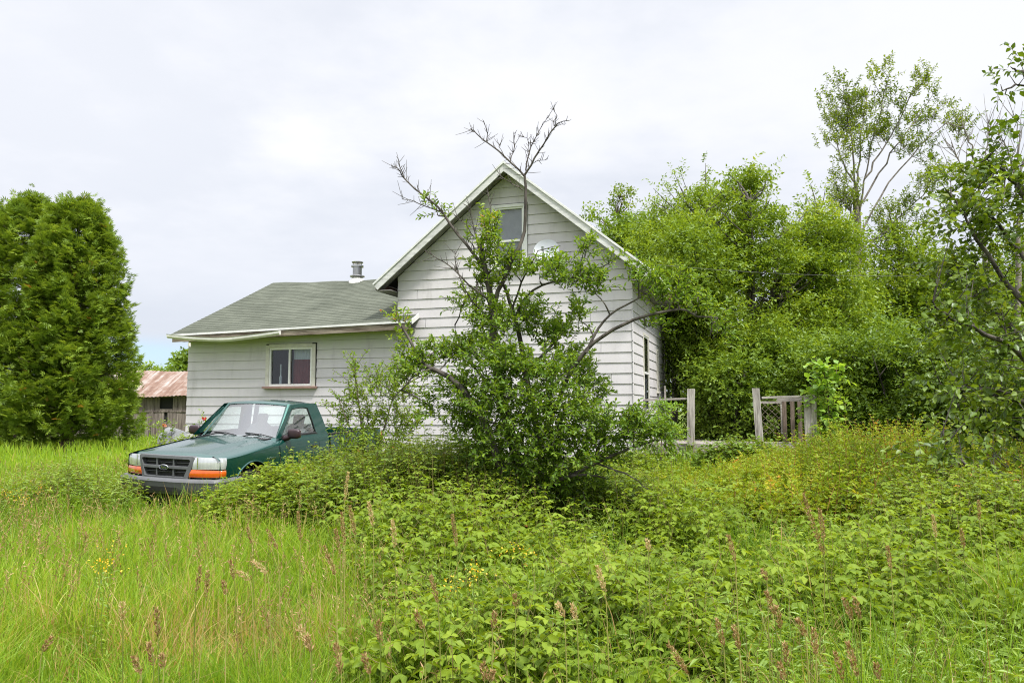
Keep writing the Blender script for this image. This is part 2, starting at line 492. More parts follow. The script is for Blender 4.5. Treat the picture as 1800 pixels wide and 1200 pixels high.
def siding_wall(mb, origin, u, n, z0, ztop, urange, holes=()):
    """lapped boards: each course leans out to a lip that shades the one below"""
    origin = Vector(origin); u = Vector(u); n = Vector(n)
    P = lambda a, z, o: origin + u * a + n * o + Vector((0, 0, z))
    k = 0
    while True:
        za = z0 + k * EXPO; zb = min(za + EXPO, ztop)
        if za >= ztop - 1e-4: break
        cuts = sorted({za, zb} | {h for H in holes for h in (H[2], H[3]) if za + 1e-4 < h < zb - 1e-4})
        for a, b in zip(cuts[:-1], cuts[1:]):
            la, ra = urange(a); lb, rb = urange(b)
            if ra - la < 0.002: continue
            spans = [(la, ra, lb, rb)]
            for (x0, x1, h0, h1) in holes:
                if h0 < (a + b) / 2 < h1:
                    ns = []
                    for s in spans:
                        if x1 <= s[0] or x0 >= s[1]: ns.append(s); continue
                        if x0 > s[0]: ns.append((s[0], x0, s[2], x0))
                        if x1 < s[1]: ns.append((x1, s[1], x1, s[3]))
                    spans = ns
            oa = LIP * (1 - (a - za) / EXPO); ob = LIP * (1 - (b - za) / EXPO)
            if abs(b - za - EXPO) < 1e-6: b -= GAP
            js = [ (k * 2.37 + 1.31 * (k % 3)) % 3.66 - 11 + 3.66 * m_ for m_ in range(5)] if k % 3 == 1 else []
            cut = []
            for sp_ in spans:
                for jx in js:
                    if sp_[0] + .3 < jx < sp_[1] - .3 and sp_[2] + .3 < jx < sp_[3] - .3:
                        cut.append((sp_[0], jx - .003, sp_[2], jx - .003)); sp_ = (jx + .003, sp_[1], jx + .003, sp_[3])
                cut.append(sp_)
            spans = cut
            for (p, q, p2, q2) in spans:
                mb.add([P(p, a, oa), P(q, a, oa), P(q2, b, ob), P(p2, b, ob)], [(0, 1, 2, 3)])
                if abs(a - za) < 1e-6:
                    mb.add([P(p, a, oa), P(q, a, oa), P(q, a, -0.012), P(p, a, -0.012)], [(3, 2, 1, 0)])
                    mb.add([P(p, a - GAP - .002, -0.012), P(q, a - GAP - .002, -0.012), P(q, a, -0.012), P(p, a, -0.012)], [(0, 1, 2, 3)])
        k += 1


def roof_slab(name, mat, e0, e1, r0, r1, thick, parent, rows=True, sag=0.0, nseg=14):
    """shingled slope between eave e0-e1 and ridge r0-r1, laid in stepped courses"""
    e0, e1, r0, r1 = (np.array(p, float) for p in (e0, e1, r0, r1))
    L = np.linalg.norm(r0 - e0); nrow = int(L / 0.135)
    nrm = np.cross(e1 - e0, r0 - e0); nrm /= np.linalg.norm(nrm)
    if nrm[2] < 0: nrm = -nrm
    V = []; Fq = []; S = []
    wid = np.linalg.norm(e1 - e0)

    def pt(s, t, o):
        a = e0 + (e1 - e0) * s; b = r0 + (r1 - r0) * s
        p = a + (b - a) * t + nrm * o
        p[2] -= sag * math.sin(math.pi * s) * (0.35 + 0.65 * t) + 0.012 * math.sin(s * 23 + t * 3) * t
        return p
    for i in range(nrow):
        t0, t1 = i / nrow, (i + 1) / nrow
        b = len(V)
        for j in range(nseg + 1):
            s = j / nseg
            V += [pt(s, t0, 0.0), pt(s, t0, 0.007), pt(s, t1, 0.001)]
            S += [(s * wid, t0 * L + 0.001, 0)] * 2 + [(s * wid, t1 * L - 0.002, 0)]
        for j in range(nseg):
            q = b + 3 * j
            Fq += [(q, q + 3, q + 4, q + 1), (q + 1, q + 4, q + 5, q + 2)]
    # underside and edges
    b = len(V)
    for t in (0, 1):
        for j in range(nseg + 1):
            V.append(pt(j / nseg, t, -thick)); S.append((0, 0, 0))
    for j in range(nseg):
        Fq.append((b + j, b + nseg + 1 + j, b + nseg + 2 + j, b + j + 1))
        Fq.append((3 * j, b + j, b + j + 1, 3 * j + 3))
    o = np_mesh(name, np.array(V), quads=Fq, mat=mat, parent=parent)
    a = o.data.attributes.new('slope', 'FLOAT_VECTOR', 'POINT'); a.data.foreach_set('vector', np.array(S, np.float32).ravel())
    # close the raked ends
    return o


def slider_frame(mb, x0, x1, z0, z1, y, w, d):
    for (a, b, c, e) in ((x0, x1, z1 - w, z1), (x0, x1, z0, z0 + w)):
        mb.box(((a + b) / 2, y, (c + e) / 2), (b - a, d, e - c))
    for (a, b) in ((x0, x0 + w), (x1 - w, x1)):
        mb.box(((a + b) / 2, y, (z0 + z1) / 2), (b - a, d, z1 - z0 - 2 * w - 0.002))


def build_house():
    h = empty('house', HC, HROT, 'white clapboard house with steep front gable and lower green-roofed wing', 'house')
    Zs = 0.62
    ax, az, sl = -2.59, 6.78, 0.817
    zt = lambda x: az - sl * abs(x - ax)
    wallz = lambda x: zt(x) - 0.16
    gtop = wallz(ax)

    def gur(z):
        d = (gtop - z) / sl
        return max(-5.18, ax - d), min(0.0, ax + d)
    upw = (-2.99, -2.17, 4.50, 5.95)
    mb = MB()
    siding_wall(mb, (0, 0, 0), (1, 0, 0), (0, -1, 0), Zs, gtop, gur, [upw])
    siding_wall(mb, (0, 0, 0), (0, 1, 0), (1, 0, 0), Zs, wallz(0.0), lambda z: (0.0, 6.5), [(1.42, 2.22, 1.55, 3.24), (3.62, 3.92, 1.99, 3.02), (5.2, 5.92, 1.6, 3.22)])
    siding_wall(mb, (-5.18, 0, 0), (0, 1, 0), (-1, 0, 0), 4.2, wallz(-5.18), lambda z: (0.0, 6.5))
    # back wall and plain inner faces that close the volume
    mb.add([(-5.18, 6.5, Zs), (0, 6.5, Zs), (0, 6.5, wallz(0)), (ax, 6.5, gtop), (-5.18, 6.5, wallz(-5.18))], [(0, 1, 2, 3, 4)])
    mb.build('wall', m_siding, h, fixn=False)
    # corner caps on the right front corner
    mb = MB(); k = 0
    while Zs + k * EXPO < 4.4:
        z = Zs + k * EXPO
        mb.box((0.014, -0.014, z + EXPO / 2 + 0.004), (0.022, 0.022, EXPO - 0.016), Matrix.Rotation(R(45), 3, 'Z'))
        k += 1
    mb.build('corner_trim', m_siding, h)
    # wing walls
    wz = 3.42
    mb = MB()
    siding_wall(mb, (0, 0, 0), (1, 0, 0), (0, -1, 0), Zs, wz, lambda z: (-10.77, -5.18), [(-8.56, -7.2, 2.09, 3.1)])
    rw = lambda y: 3.36 + 0.49 * (y + 0.4) - 0.12
    siding_wall(mb, (-10.77, 0, 0), (0, 1, 0), (-1, 0, 0), Zs, rw(3.2), lambda z: (max(0, (z - rw(0)) / 0.49), 6.4 - max(0, (z - rw(0)) / 0.49)))
    mb.add([(-10.77, 6.4, Zs), (-5.18, 6.4, Zs), (-5.18, 6.4, rw(0)), (-10.77, 6.4, rw(0))], [(0, 1, 2, 3)])
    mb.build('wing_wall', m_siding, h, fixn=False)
    mb = MB()
    mb.box((-5.385, 3.2, (Zs - 0.9) / 2), (10.65, 6.3, Zs + 0.9)); mb.build('foundation', m_found, h)
    # main roof
    ov, bk = -0.36, 6.85
    roof_slab('roof', m_shingle2, (0.42, ov, zt(0.42)), (0.42, bk, zt(0.42)), (ax, ov, az), (ax, bk, az), 0.05, h)
    roof_slab('roof', m_shingle2, (-5.53, ov, zt(-5.53)), (-5.53, bk, zt(-5.53)), (ax, ov, az), (ax, bk, az), 0.05, h)
    # rake boards with a second strip on top, and soffit behind
    mb = MB(); mt = MB(); ms = MB()
    for sgn in (1, -1):
        xe = ax + (3.035 if sgn > 0 else -2.965)
        a = Vector((xe, ov - 0.012, zt(xe) - 0.115)); b = Vector((ax, ov - 0.012, az - 0.115))
        d = (b - a).normalized()
        up = Vector((0, -1, 0)).cross(d); up = up if up.z > 0 else -up
        n0 = 0.115
        mb.prism([a - up * n0 * .78, b - Vector((0, 0, n0)), b + Vector((0, 0, n0 * .72)), a + up * n0 * .56], (0, 0.024, 0))
        mt.prism([a + up * 0.052 + Vector((0, -0.021, 0)), b + Vector((0, -0.021, 0.052)), b + Vector((0, -0.021, 0.108)), a + up * 0.092 + Vector((0, -0.021, 0))], (0, 0.02, 0))
        # sloped soffit under the rake overhang
        o = Vector((0, 0, -0.14))
        p = [Vector((xe, ov + .014, zt(xe))) + o, Vector((ax, ov + .014, az)) + o, Vector((ax, -0.002, az)) + o, Vector((xe, -0.002, zt(xe))) + o]
        ms.prism(p, (0, 0, 0.02))
        # level eave soffit and fascia along the side
        xs = 0.0 if sgn > 0 else -5.18
        zf = zt(xe) - 0.19
        ms.box(((xs + xe) / 2, 3.25, zf), (abs(xe - xs) - 0.03, 7.18, 0.018))
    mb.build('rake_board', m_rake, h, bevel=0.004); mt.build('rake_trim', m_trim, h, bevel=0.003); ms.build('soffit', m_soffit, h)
    mb = MB()
    mb.box((0.442, 3.25, zt(0.42) - 0.11), (0.022, 7.16, 0.17)); mb.build('fascia', m_brown, h); mb = MB(); mb.box((-5.552, 3.25, zt(-5.53) - 0.11), (0.022, 7.16, 0.17))
    mb.build('fascia', m_brown, h)
    mb = MB(); mb.box((0.47, 3.2, zt(0.42) - 0.015), (0.035, 7.0, 0.03)); mb.build('drip_edge', m_trim, h)
    # wing roof: ridge sags a little between its ends
    zeL, zeR = 3.345, 3.46
    o = roof_slab('wing_roof', m_shingle, (-10.98, -0.42, zeL), (-5.17, -0.42, zeR - .01), (-10.72, 3.25, 5.17), (-5.17, 3.25, 5.12), 0.05, h, sag=0.05)
    roof_slab('wing_roof', m_shingle, (-10.98, 6.9, zeL), (-5.17, 6.9, zeR - .01), (-10.72, 3.25, 5.165), (-5.17, 3.25, 5.115), 0.05, h, sag=0.05)
    mb = MB()  # short return of the wing eave in front of the gable wall
    mb.prism([(-5.168, -0.42, zeR - 0.008), (-4.66, -0.42, zeR), (-4.66, -0.03, zeR + 0.19), (-5.168, -0.03, zeR + 0.185)], (0, 0, -0.05))
    b = mb.build('eave_return', m_shingle, h)
    mb = MB()
    mb.beam((-10.99, -0.432, zeL - 0.012), (-4.655, -0.432, zeR - 0.012), 0.02, 0.045)
    mb.beam((-4.648, -0.42, zeR - 0.02), (-4.648, -0.03, zeR + 0.165), 0.018, 0.10)
    mb.beam((-10.985, -0.40, zeL - 0.02), (-10.72, 3.25, 5.12), 0.015, 0.04)
    mb.build('drip_edge', m_trim, h)
    mb = MB(); mb.beam((-10.9, -0.405, zeL - 0.105), (-4.675, -0.405, zeR - 0.105), 0.022, 0.135); mb.build('rotted_fascia', m_rot, h)
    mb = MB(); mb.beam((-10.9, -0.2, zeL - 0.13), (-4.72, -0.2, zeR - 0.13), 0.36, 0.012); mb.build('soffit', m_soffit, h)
    # fallen gutter: fixed at the left corner, sagging, loose end held near the eave
    pr = [hl(297, 590, -.5), hl(345, 594.5, -.5), hl(395, 596, -.5), hl(445, 591, -.49), hl(494, 584, -.47)]
    mb = MB(); rows = []
    sec = [(0.0, 0.035), (0.0, -0.05), (-0.045, -0.062), (-0.085, -0.02), (-0.085, 0.028), (-0.095, 0.035), (-0.08, 0.024), (-0.078, -0.015), (-0.042, -0.05), (-0.008, -0.042), (-0.008, 0.035)]
    from bisect import bisect
    for i in range(25):
        t = i / 24 * 4; k = min(int(t), 3); f = t - k
        # smooth interpolation through measured points
        P0 = pr[max(k - 1, 0)]; P1 = pr[k]; P2 = pr[k + 1]; P3 = pr[min(k + 2, 4)]
        p = 0.5 * ((2 * P1) + (-P0 + P2) * f + (2 * P0 - 5 * P1 + 4 * P2 - P3) * f * f + (-P0 + 3 * P1 - 3 * P2 + P3) * f ** 3)
        rows.append([(p[0], p[1] + a, p[2] + b) for a, b in sec])
    mb.grid(rows)
    mb.add(rows[0][:6], [(0, 1, 2, 3, 4)]); mb.add(rows[-1][:6], [(0, 1, 2, 3, 4)])
    g = mb.build('gutter', m_gutter, h, smooth=True)
    mb = MB(); q = hl(333, 607, -.4); mb.tube([q + np.array([0, 0, .06]), q + np.array([0, 0, -.03])], 0.035, 10); mb.build('outlet', m_gutter, g)
    # flue
    f0 = hl(628, 489, 3.3)
    f = MB(); f.lathe([(0.0, -0.3), (0.125, -0.3), (0.125, 0.30), (0.0, 0.30)], 28, (f0[0], f0[1], f0[2] + 0.05))
    fl = f.build('flue_pipe', m_steel, h, smooth=True)
    f = MB(); f.lathe([(0.128, 0.06), (0.20, 0.045), (0.205, 0.02), (0.128, 0.05)], 28, (f0[0], f0[1], f0[2] + 0.02)); f.build('storm_collar', m_steel, fl, smooth=True)
    f = MB(); f.lathe([(0.128, 0.25), (0.168, 0.255), (0.168, 0.30), (0.128, 0.305)], 28, (f0[0], f0[1], f0[2] + 0.05))
    f.lathe([(0.03, 0.36), (0.15, 0.37), (0.16, 0.395), (0.12, 0.415), (0.0, 0.425)], 28, (f0[0], f0[1], f0[2] + 0.05))
    for k in range(4):
        a = k * math.pi / 2 + .4; c, s = math.cos(a) * .11, math.sin(a) * .11
        f.beam((f0[0] + c, f0[1] + s, f0[2] + 0.33), (f0[0] + c, f0[1] + s, f0[2] + 0.43), 0.012, 0.012)
    f.build('flue_cap', m_steel, fl, smooth=True)
    f = MB(); f.lathe([(0.127, 0.06), (0.22, -0.06), (0.26, -0.14), (0.255, -0.16)], 28, (f0[0], f0[1], f0[2] - 0.03)); f.build('flashing', m_gutter, fl, smooth=True)

    # ---- windows
    def casing(mb, x0, x1, z0, z1, w=0.085, top=0.09, y=-0.028):
        mb.box((x0 - w / 2, y, (z0 + z1) / 2 + .02), (w, 0.036, z1 - z0 + 0.10)); mb.box((x1 + w / 2, y, (z0 + z1) / 2 + .02), (w, 0.036, z1 - z0 + 0.10))
        mb.box(((x0 + x1) / 2, y - 0.004, z1 + top / 2), (x1 - x0 - 0.002, 0.036, top))
    x0, x1, z0, z1 = -8.53, -7.23, 2.11, 3.07
    mb = MB(); casing(mb, x0 + .08, x1 - .08, z0, z1 - .07, .09)
    w = mb.build('wing_window', m_casing, h, bevel=0.004)
    mb = MB(); slider_frame(mb, x0 + .075, x1 - .075, z0, z1 - .065, 0.0, 0.05, 0.06)
    mb.box(((x0 + x1) / 2 - .03, -0.005, (z0 + z1) / 2 - .03), (0.045, 0.05, z1 - z0 - .17))
    mb.build('frame', m_vinyl, w, bevel=0.003)
    mb = MB(); mb.box(((x0 + x1) / 2, 0.012, (z0 + z1) / 2 - .03), (x1 - x0 - .24, 0.005, z1 - z0 - .15)); mb.build('pane', m_glass, w)
    mb = MB(); mb.box(((x0 + x1) / 2, -0.05, z0 - 0.03), (x1 - x0 + 0.12, 0.10, 0.05)); mb.build('sill', m_sill, w, bevel=0.004)
    mb = MB(); xm = (x0 + x1) / 2
    rows = [[(xm + 0.0 + 0.56 * j / 30, 0.10 + 0.018 * math.sin(j * 1.45), z) for j in range(31)] for z in (z0 + .0, z0 + .62)]
    mb.grid(rows); mb.build('curtain', m_maroon, w, smooth=True)
    mb = MB()
    rows = [[(xm + 0.0 + 0.56 * j / 30, 0.115 + 0.018 * math.sin(j * 1.45), z) for j in range(31)] for z in (z0 + .615, z0 + .93)]
    mb.grid(rows); mb.build('valance', m_pale, w, smooth=True)
    mb = MB()
    mb.tube([(x0 + .27, 0.16, z0 + .06), (x0 + .27, 0.16, z0 + .22), (x0 + .27, .16, z0 + .25), (x0 + .27, .16, z0 + .52)], [0.035, 0.035, 0.02, 0.02], 10)
    mb.build('bottle', m_pale, w)
    # upper window
    x0, x1, z0, z1 = -2.90, -2.26, 4.56, 5.86
    mb = MB(); casing(mb, x0, x1, z0, z1, .085, .07); up = mb.build('gable_window', m_trim, h, bevel=0.004)
    mb = MB(); slider_frame(mb, x0 + .002, x1 - .002, z0, z1, 0.0, 0.035, 0.05); mb.box(((x0 + x1) / 2, -0.006, 5.14), (x1 - x0 - .08, 0.04, 0.045)); mb.build('sash', m_vinyl, up, bevel=0.003)
    mb = MB(); mb.box(((x0 + x1) / 2, 0.012, (z0 + z1) / 2), (x1 - x0 - .07, 0.004, z1 - z0 - .07)); mb.build('pane', m_glass, up)
    mb = MB(); mb.box(((x0 + x1) / 2, 0.05, (z0 + z1) / 2), (x1 - x0, 0.012, z1 - z0)); mb.build('back_panel', m_screen, up)  # panel in screen grey, with the sky's reflection put into the colour
    mb = MB(); mb.box(((x0 + x1) / 2, -0.05, z0 - 0.03), (x1 - x0 + .2, 0.09, 0.045)); mb.build('sill', m_trim, up)
    # side windows (on x = 0, looking to the right)
    def side_window(name, y0, y1, z0, z1, zmid, back_panel):
        mb = MB(); wv = 0.055
        for yy in (y0 + wv / 2, y1 - wv / 2): mb.box((0.018, yy, (z0 + z1) / 2), (0.02, wv, z1 - z0))
        mb.box((0.020, (y0 + y1) / 2, z1 - wv / 2 + .001), (0.024, y1 - y0 - 2 * wv - .002, wv)); mb.box((0.03, (y0 + y1) / 2, z0 + .02), (0.06, y1 - y0 + .04, .04))
        w = mb.build(name, m_casing, h, bevel=0.003)
        mb = MB()
        if zmid: mb.box((0.012, (y0 + y1) / 2, zmid), (0.02, y1 - y0 - 2 * wv, .05))
        if zmid: mb.build('meeting_rail', m_vinyl, w)
        mb = MB(); mb.box((0.012, (y0 + y1) / 2, z1 - wv - .015), (0.02, y1 - y0 - 2 * wv, .03))
        mb.build('sash', m_vinyl, w)
        mb = MB(); mb.box((0.012, (y0 + y1) / 2, (z0 + z1) / 2), (0.004, y1 - y0 - 2 * wv, z1 - z0 - .1)); mb.build('pane', m_glass, w)
        if back_panel:
            mb = MB(); mb.box((-0.03, (y0 + y1) / 2, (zmid + z1) / 2), (0.01, y1 - y0, z1 - zmid)); mb.build('back_panel', m_olive, w)  # panel behind the upper pane painted with the trees' olive reflection
            mb = MB(); mb.box((-0.03, (y0 + y1) / 2, (zmid + z0) / 2), (0.01, y1 - y0, zmid - z0)); mb.build('curtain', m_screen, w)
    side_window('side_window', 1.42, 2.22, 1.55, 3.24, 2.38, True)
    side_window('side_window', 3.60, 3.94, 1.97, 3.04, None, False)
    side_window('side_window', 5.2, 5.92, 1.6, 3.22, 2.4, False)
    # rooms behind the glass
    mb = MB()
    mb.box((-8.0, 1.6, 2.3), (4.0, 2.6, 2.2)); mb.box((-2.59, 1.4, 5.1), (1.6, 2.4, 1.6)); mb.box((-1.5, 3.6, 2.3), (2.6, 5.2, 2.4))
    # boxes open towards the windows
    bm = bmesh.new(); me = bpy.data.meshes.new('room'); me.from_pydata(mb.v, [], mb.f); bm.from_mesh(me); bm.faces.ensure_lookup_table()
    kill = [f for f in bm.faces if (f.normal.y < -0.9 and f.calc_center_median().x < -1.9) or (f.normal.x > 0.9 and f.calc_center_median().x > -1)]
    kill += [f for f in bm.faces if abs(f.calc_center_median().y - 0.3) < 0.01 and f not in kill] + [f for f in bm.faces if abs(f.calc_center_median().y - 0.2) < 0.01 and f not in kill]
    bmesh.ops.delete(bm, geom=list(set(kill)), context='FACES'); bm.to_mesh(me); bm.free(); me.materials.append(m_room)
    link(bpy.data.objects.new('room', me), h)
    return h


house = build_house()


def h2w(p): return HC + HR * p[0] + HS * p[1] + np.array([0, 0, p[2]])


def build_dish():
    c = hl(961, 442, -0.45)
    d = empty('satellite_dish', h2w(c), HROT, 'round grey satellite dish on the gable wall beside the upper window', 'satellite dish')
    mb = MB(); rows = []
    ax = Vector((0.10, -1, 0.35)).normalized(); u = Vector((1, 0, 0)); u = (u - ax * u.dot(ax)).normalized(); v = ax.cross(u)
    for i in range(9):
        r = 0.26 * i / 8
        rows.append([tuple((u * math.cos(t) + v * math.sin(t) * .95) * r + ax * (0.9 * r * r)) for t in [2 * math.pi * k / 32 for k in range(33)]])
    for i in range(8, -1, -1):
        r = 0.26 * i / 8
        rows.append([tuple((u * math.cos(t) + v * math.sin(t) * .95) * r + ax * (0.9 * r * r - 0.012)) for t in [2 * math.pi * k / 32 for k in range(33)]])
    mb.grid(rows); mb.build('reflector', m_dish, d, smooth=True)
    mb = MB(); mb.tube([(0, .03, 0), (0, 0.3, -.05), (0, .42, -.2)], 0.02, 10); mb.box((0, 0.43, -.2), (.12, .02, .18)); mb.build('mount', m_soffit, d)
    mb = MB(); mb.tube([tuple(v * -.23 + ax * .05), tuple(v * -.2 + ax * .38)], 0.012, 8); mb.tube([tuple(v * -.2 + ax * .36), tuple(v * -.12 + ax * .42)], 0.03, 10); mb.build('feed_arm', m_dish, d)


build_dish()


def build_deck():
    d = empty('deck', HC, HROT, 'weathered grey wooden deck with posts and broken railing on the right side of the house', 'deck')
    A = hl(1213, 683, 1.34); B = hl(1333, 682, 1.34); Cc = hl(1423, 697, 1.30)
    A0 = hl(1213, 782, 1.34)[2]
    zf = 0.86
    xr = Cc[0] + 0.1
    mb = MB(); y = 1.42; rng = random.Random(4)
    while y < 4.3:
        mb.box(((0.03 + xr) / 2, y + .065, zf - .018 + rng.uniform(-.004, .004)), (xr - 0.03, 0.13, 0.036)); y += 0.142
    mb.build('floor_boards', m_wood_x, d, bevel=.003)
    mb = MB(); mb.box(((0.06 + xr) / 2 - .02, 1.40, zf - .13), (xr - .1, .04, .18)); mb.box((xr - .02, 2.9, zf - .13), (.04, 2.9, .18))
    for x in (0.15, 1.1, 2.4, xr - .1):
        mb.box((x, 1.47, 0.3), (.1, .1, 0.8)); mb.box((x, 4.1, 0.3), (.1, .1, 0.95))
    mb.box(((0.06 + xr) / 2 - .02, 4.1, zf - .13), (xr - .1, .04, .18))
    mb.build('framing', m_wood_x, d, bevel=.003)
    mb = MB(); mb.box((0.55, 1.36, 0.42), (1.0, .025, .28)); mb.box((.9, 1.336, .4), (.16, .022, .5)); mb.build('skirt_board', m_wood_x, d, bevel=.003)

    def post(x, y, z0, z1, w, t, lean=0.0, name='post'):
        m = MB(); n = 7
        for k in range(2):
            yy = y + (t + .004) * k
            rows = []
            for i in range(n + 1):
                z = z0 + (z1 - z0 - .02 * k) * i / n; dx = lean * (i / n) + rng.uniform(-.004, .004)
                rows.append([(x + dx - w / 2, yy - t / 2, z), (x + dx + w / 2, yy - t / 2, z), (x + dx + w / 2, yy + t / 2, z), (x + dx - w / 2, yy + t / 2, z), (x + dx - w / 2, yy - t / 2, z)])
            m.grid(rows); m.add(rows[-1][:4], [(0, 1, 2, 3)]); m.add(rows[0][:4], [(3, 2, 1, 0)])
        return m.build(name, m_wood_z, d, bevel=.004)
    post(A[0] - .01, 1.32, A0, A[2], .15, .06, .03)
    post(B[0], 1.32, A0 + .02, B[2], .145, .06, -.05)
    post(Cc[0] - .04, 1.30, 0.55, Cc[2] + .02, .14, .05); post(Cc[0] + .075, 1.33, 0.45, Cc[2] + .01, .10, .05)
    mb = MB(); r0 = hl(1130, 703, 1.34); mb.beam((r0[0] - .02, 1.36, r0[2]), (A[0], 1.36, r0[2] + .03), .09, .04)
    mb.build('rail', m_wood_x, d, bevel=.003)
    mb = MB(); zr = hl(1380, 697, 1.34)[2]
    mb.beam((B[0] + .06, 1.33, zr - .02), (Cc[0] + .10, 1.33, zr + .01), .10, .045); mb.beam((Cc[0] + .05, 1.33, zr - .01), (Cc[0] + .02, 2.9, zr - .03), .08, .045)
    mb.beam((B[0] + .3, 2.9, zr - .06), (Cc[0] + .05, 2.9, zr - .03), .05, .08)
    mb.build('rail', m_wood_x, d, bevel=.003)
    mb = MB()   # slim post and balusters by the wall
    for x, a, b in ((r0[0] + .02, .55, r0[2] - .01), (r0[0] + .47, zf, r0[2] + .3)): mb.beam((x, 1.38, a), (x, 1.38, b), .035, .035, (0, 1, 0))
    mb.build('baluster', m_wood_x, d)
    # lattice panel at the back of the deck seen between the right posts
    l0 = hl(1338, 707, 1.9); l1 = hl(1372, 707, 1.9); zb = hl(1350, 762, 1.9)[2]
    mb = MB()
    mb.beam((l0[0] - .05, 1.9, l0[2]), (l1[0] + .02, 1.9, l0[2]), .03, .05); mb.beam((l1[0] + .01, 1.9, l0[2] - .03), (l1[0] + .01, 1.9, zb), .03, .05, (0, 1, 0))
    lt = mb.build('lattice_panel', m_wood_x, d)
    mb = MB(); W = l1[0] - l0[0]; H = l0[2] - zb; st = 0.135
    for sgn in (1, -1):
        k = -H
        while k < W + H:
            pts = []
            for t in np.linspace(0, H, 60):
                x = k + t if sgn > 0 else k + H - t
                if 0 <= x <= W: pts.append((x, t))
            if len(pts) > 2:
                (xa, ta), (xb, tb) = pts[0], pts[-1]
                mb.beam((l0[0] + xa, 1.905 + .005 * sgn, zb + ta), (l0[0] + xb, 1.905 + .005 * sgn, zb + tb), .008, .036, (0, 1, 0))
            k += st
    mb.build('slats', m_lath, lt)
    mb = MB()
    b0 = hl(1374, 705, 2.2); b1 = hl(1388, 705, 2.2); b2 = hl(1402, 705, 2.2)
    for b in (b0, b1, b2): mb.box((b[0] + .05, 2.2 + .3 * (b is b2), (b[2] + zf) / 2), (.085, .025, b[2] - zf))
    mb.build('privacy_boards', m_wood_brown, d)
    return d


build_deck()


def build_cable():
    p0 = h2w((0.40, 0.9, 4.62)); p1 = np.array([19.0, 23.0, 6.3])
    mb = MB(); pts = []
    for i in range(31):
        t = i / 30; p = p0 + (p1 - p0) * t; p[2] -= 1.0 * 4 * t * (1 - t) * .45; pts.append(p)
    mb.tube(pts, 0.0035, 5)
    # ends on a pole out to the right
    o = mb.build('power_cable', m_cable)
    tag(o, 'thin grey power cable running from the house eave into the trees', 'cable')
    mb = MB(); mb.tube([(19.0, 23.05, -.2), (19.0, 23.05, 6.6)], [0.14, 0.11], 12)
    mb.box((19, 23.05, 6.1), (1.4, .1, .12)); tag(mb.build('utility_pole', m_wood_z), 'grey wooden utility pole holding the power cable', 'utility pole')


build_cable()


def build_barn():
    c = at(332, 755, 40.0)
    rz = math.atan2(-0.04, 1.0)
    b = empty('barn', (c[0], 40.0, 0), rz, 'weathered grey board barn with rusty metal roof behind the cedar', 'barn')
    H = 2.32
    Lx0, Lx1, D = -9.0, 9.0, 5.4
    mb = MB(); rng = random.Random(2); x = Lx0
    door = (-1.35, -0.55)
    holes = [(-1.45, -0.95, 1.62, 2.2), (-1.35, -1.02, 0.98, 1.5), (-4.75, -4.3, -0.1, 0.62)]
    while x < Lx1:
        w = rng.uniform(.16, .26); g = rng.uniform(.004, .02)
        zs = [(-0.3, H)]
        for (a, e, z0, z1) in holes:
            if a < x + w / 2 < e:
                n = []
                for (p, q) in zs:
                    if z0 > p: n.append((p, min(z0, q)))
                    if z1 < q: n.append((max(z1, p), q))
                zs = n
        for (p, q) in zs: mb.box((x + w / 2, rng.uniform(-.012, .012), (p + q) / 2), (w - g, .025, q - p))
        x += w
    for x in (Lx0, Lx1): mb.box((x, D / 2, 1.0), (.03, D, 2.6))
    mb.box((0, D, 1.0), (18, .03, 2.6))
    mb.build('wall', m_barn, b)
    mb = MB(); mb.box((0, 0.06, 1.0), (18, .02, 2.6)); mb.build('dark_backing', m_dark, b)  # near-black sheet in place of the dark inside, behind gaps and openings
    mb = MB(); mb.beam((-9, -.03, 1.46), (9, -.03, 1.52), .03, .06); mb.beam((-1.9, -.03, .1), (-1.9, -.03, 1.5), .05, .16, (0, 1, 0))
    mb.build('girt', m_barn, b)
    for sgn in (0, 1):
        rows = []; n = 360
        for t in np.linspace(0, 1, 9):
            row = []
            for i in range(n + 1):
                x = -9.4 + 18.8 * i / n
                zz = H - .04 + (3.75 - H) * t + 0.014 * math.sin(i * math.pi / 2) + .03 * math.sin(x * .8) * (1 - t) + .025 * math.sin(x * 1.7 + 2)
                y = -.35 + (D / 2 + .35) * t if sgn == 0 else D + .35 - (D / 2 + .35) * t
                row.append((x, y, zz))
            rows.append(row)
        mb = MB(); mb.grid(rows); mb.build('roof', m_rust, b, fixn=False)


build_barn()
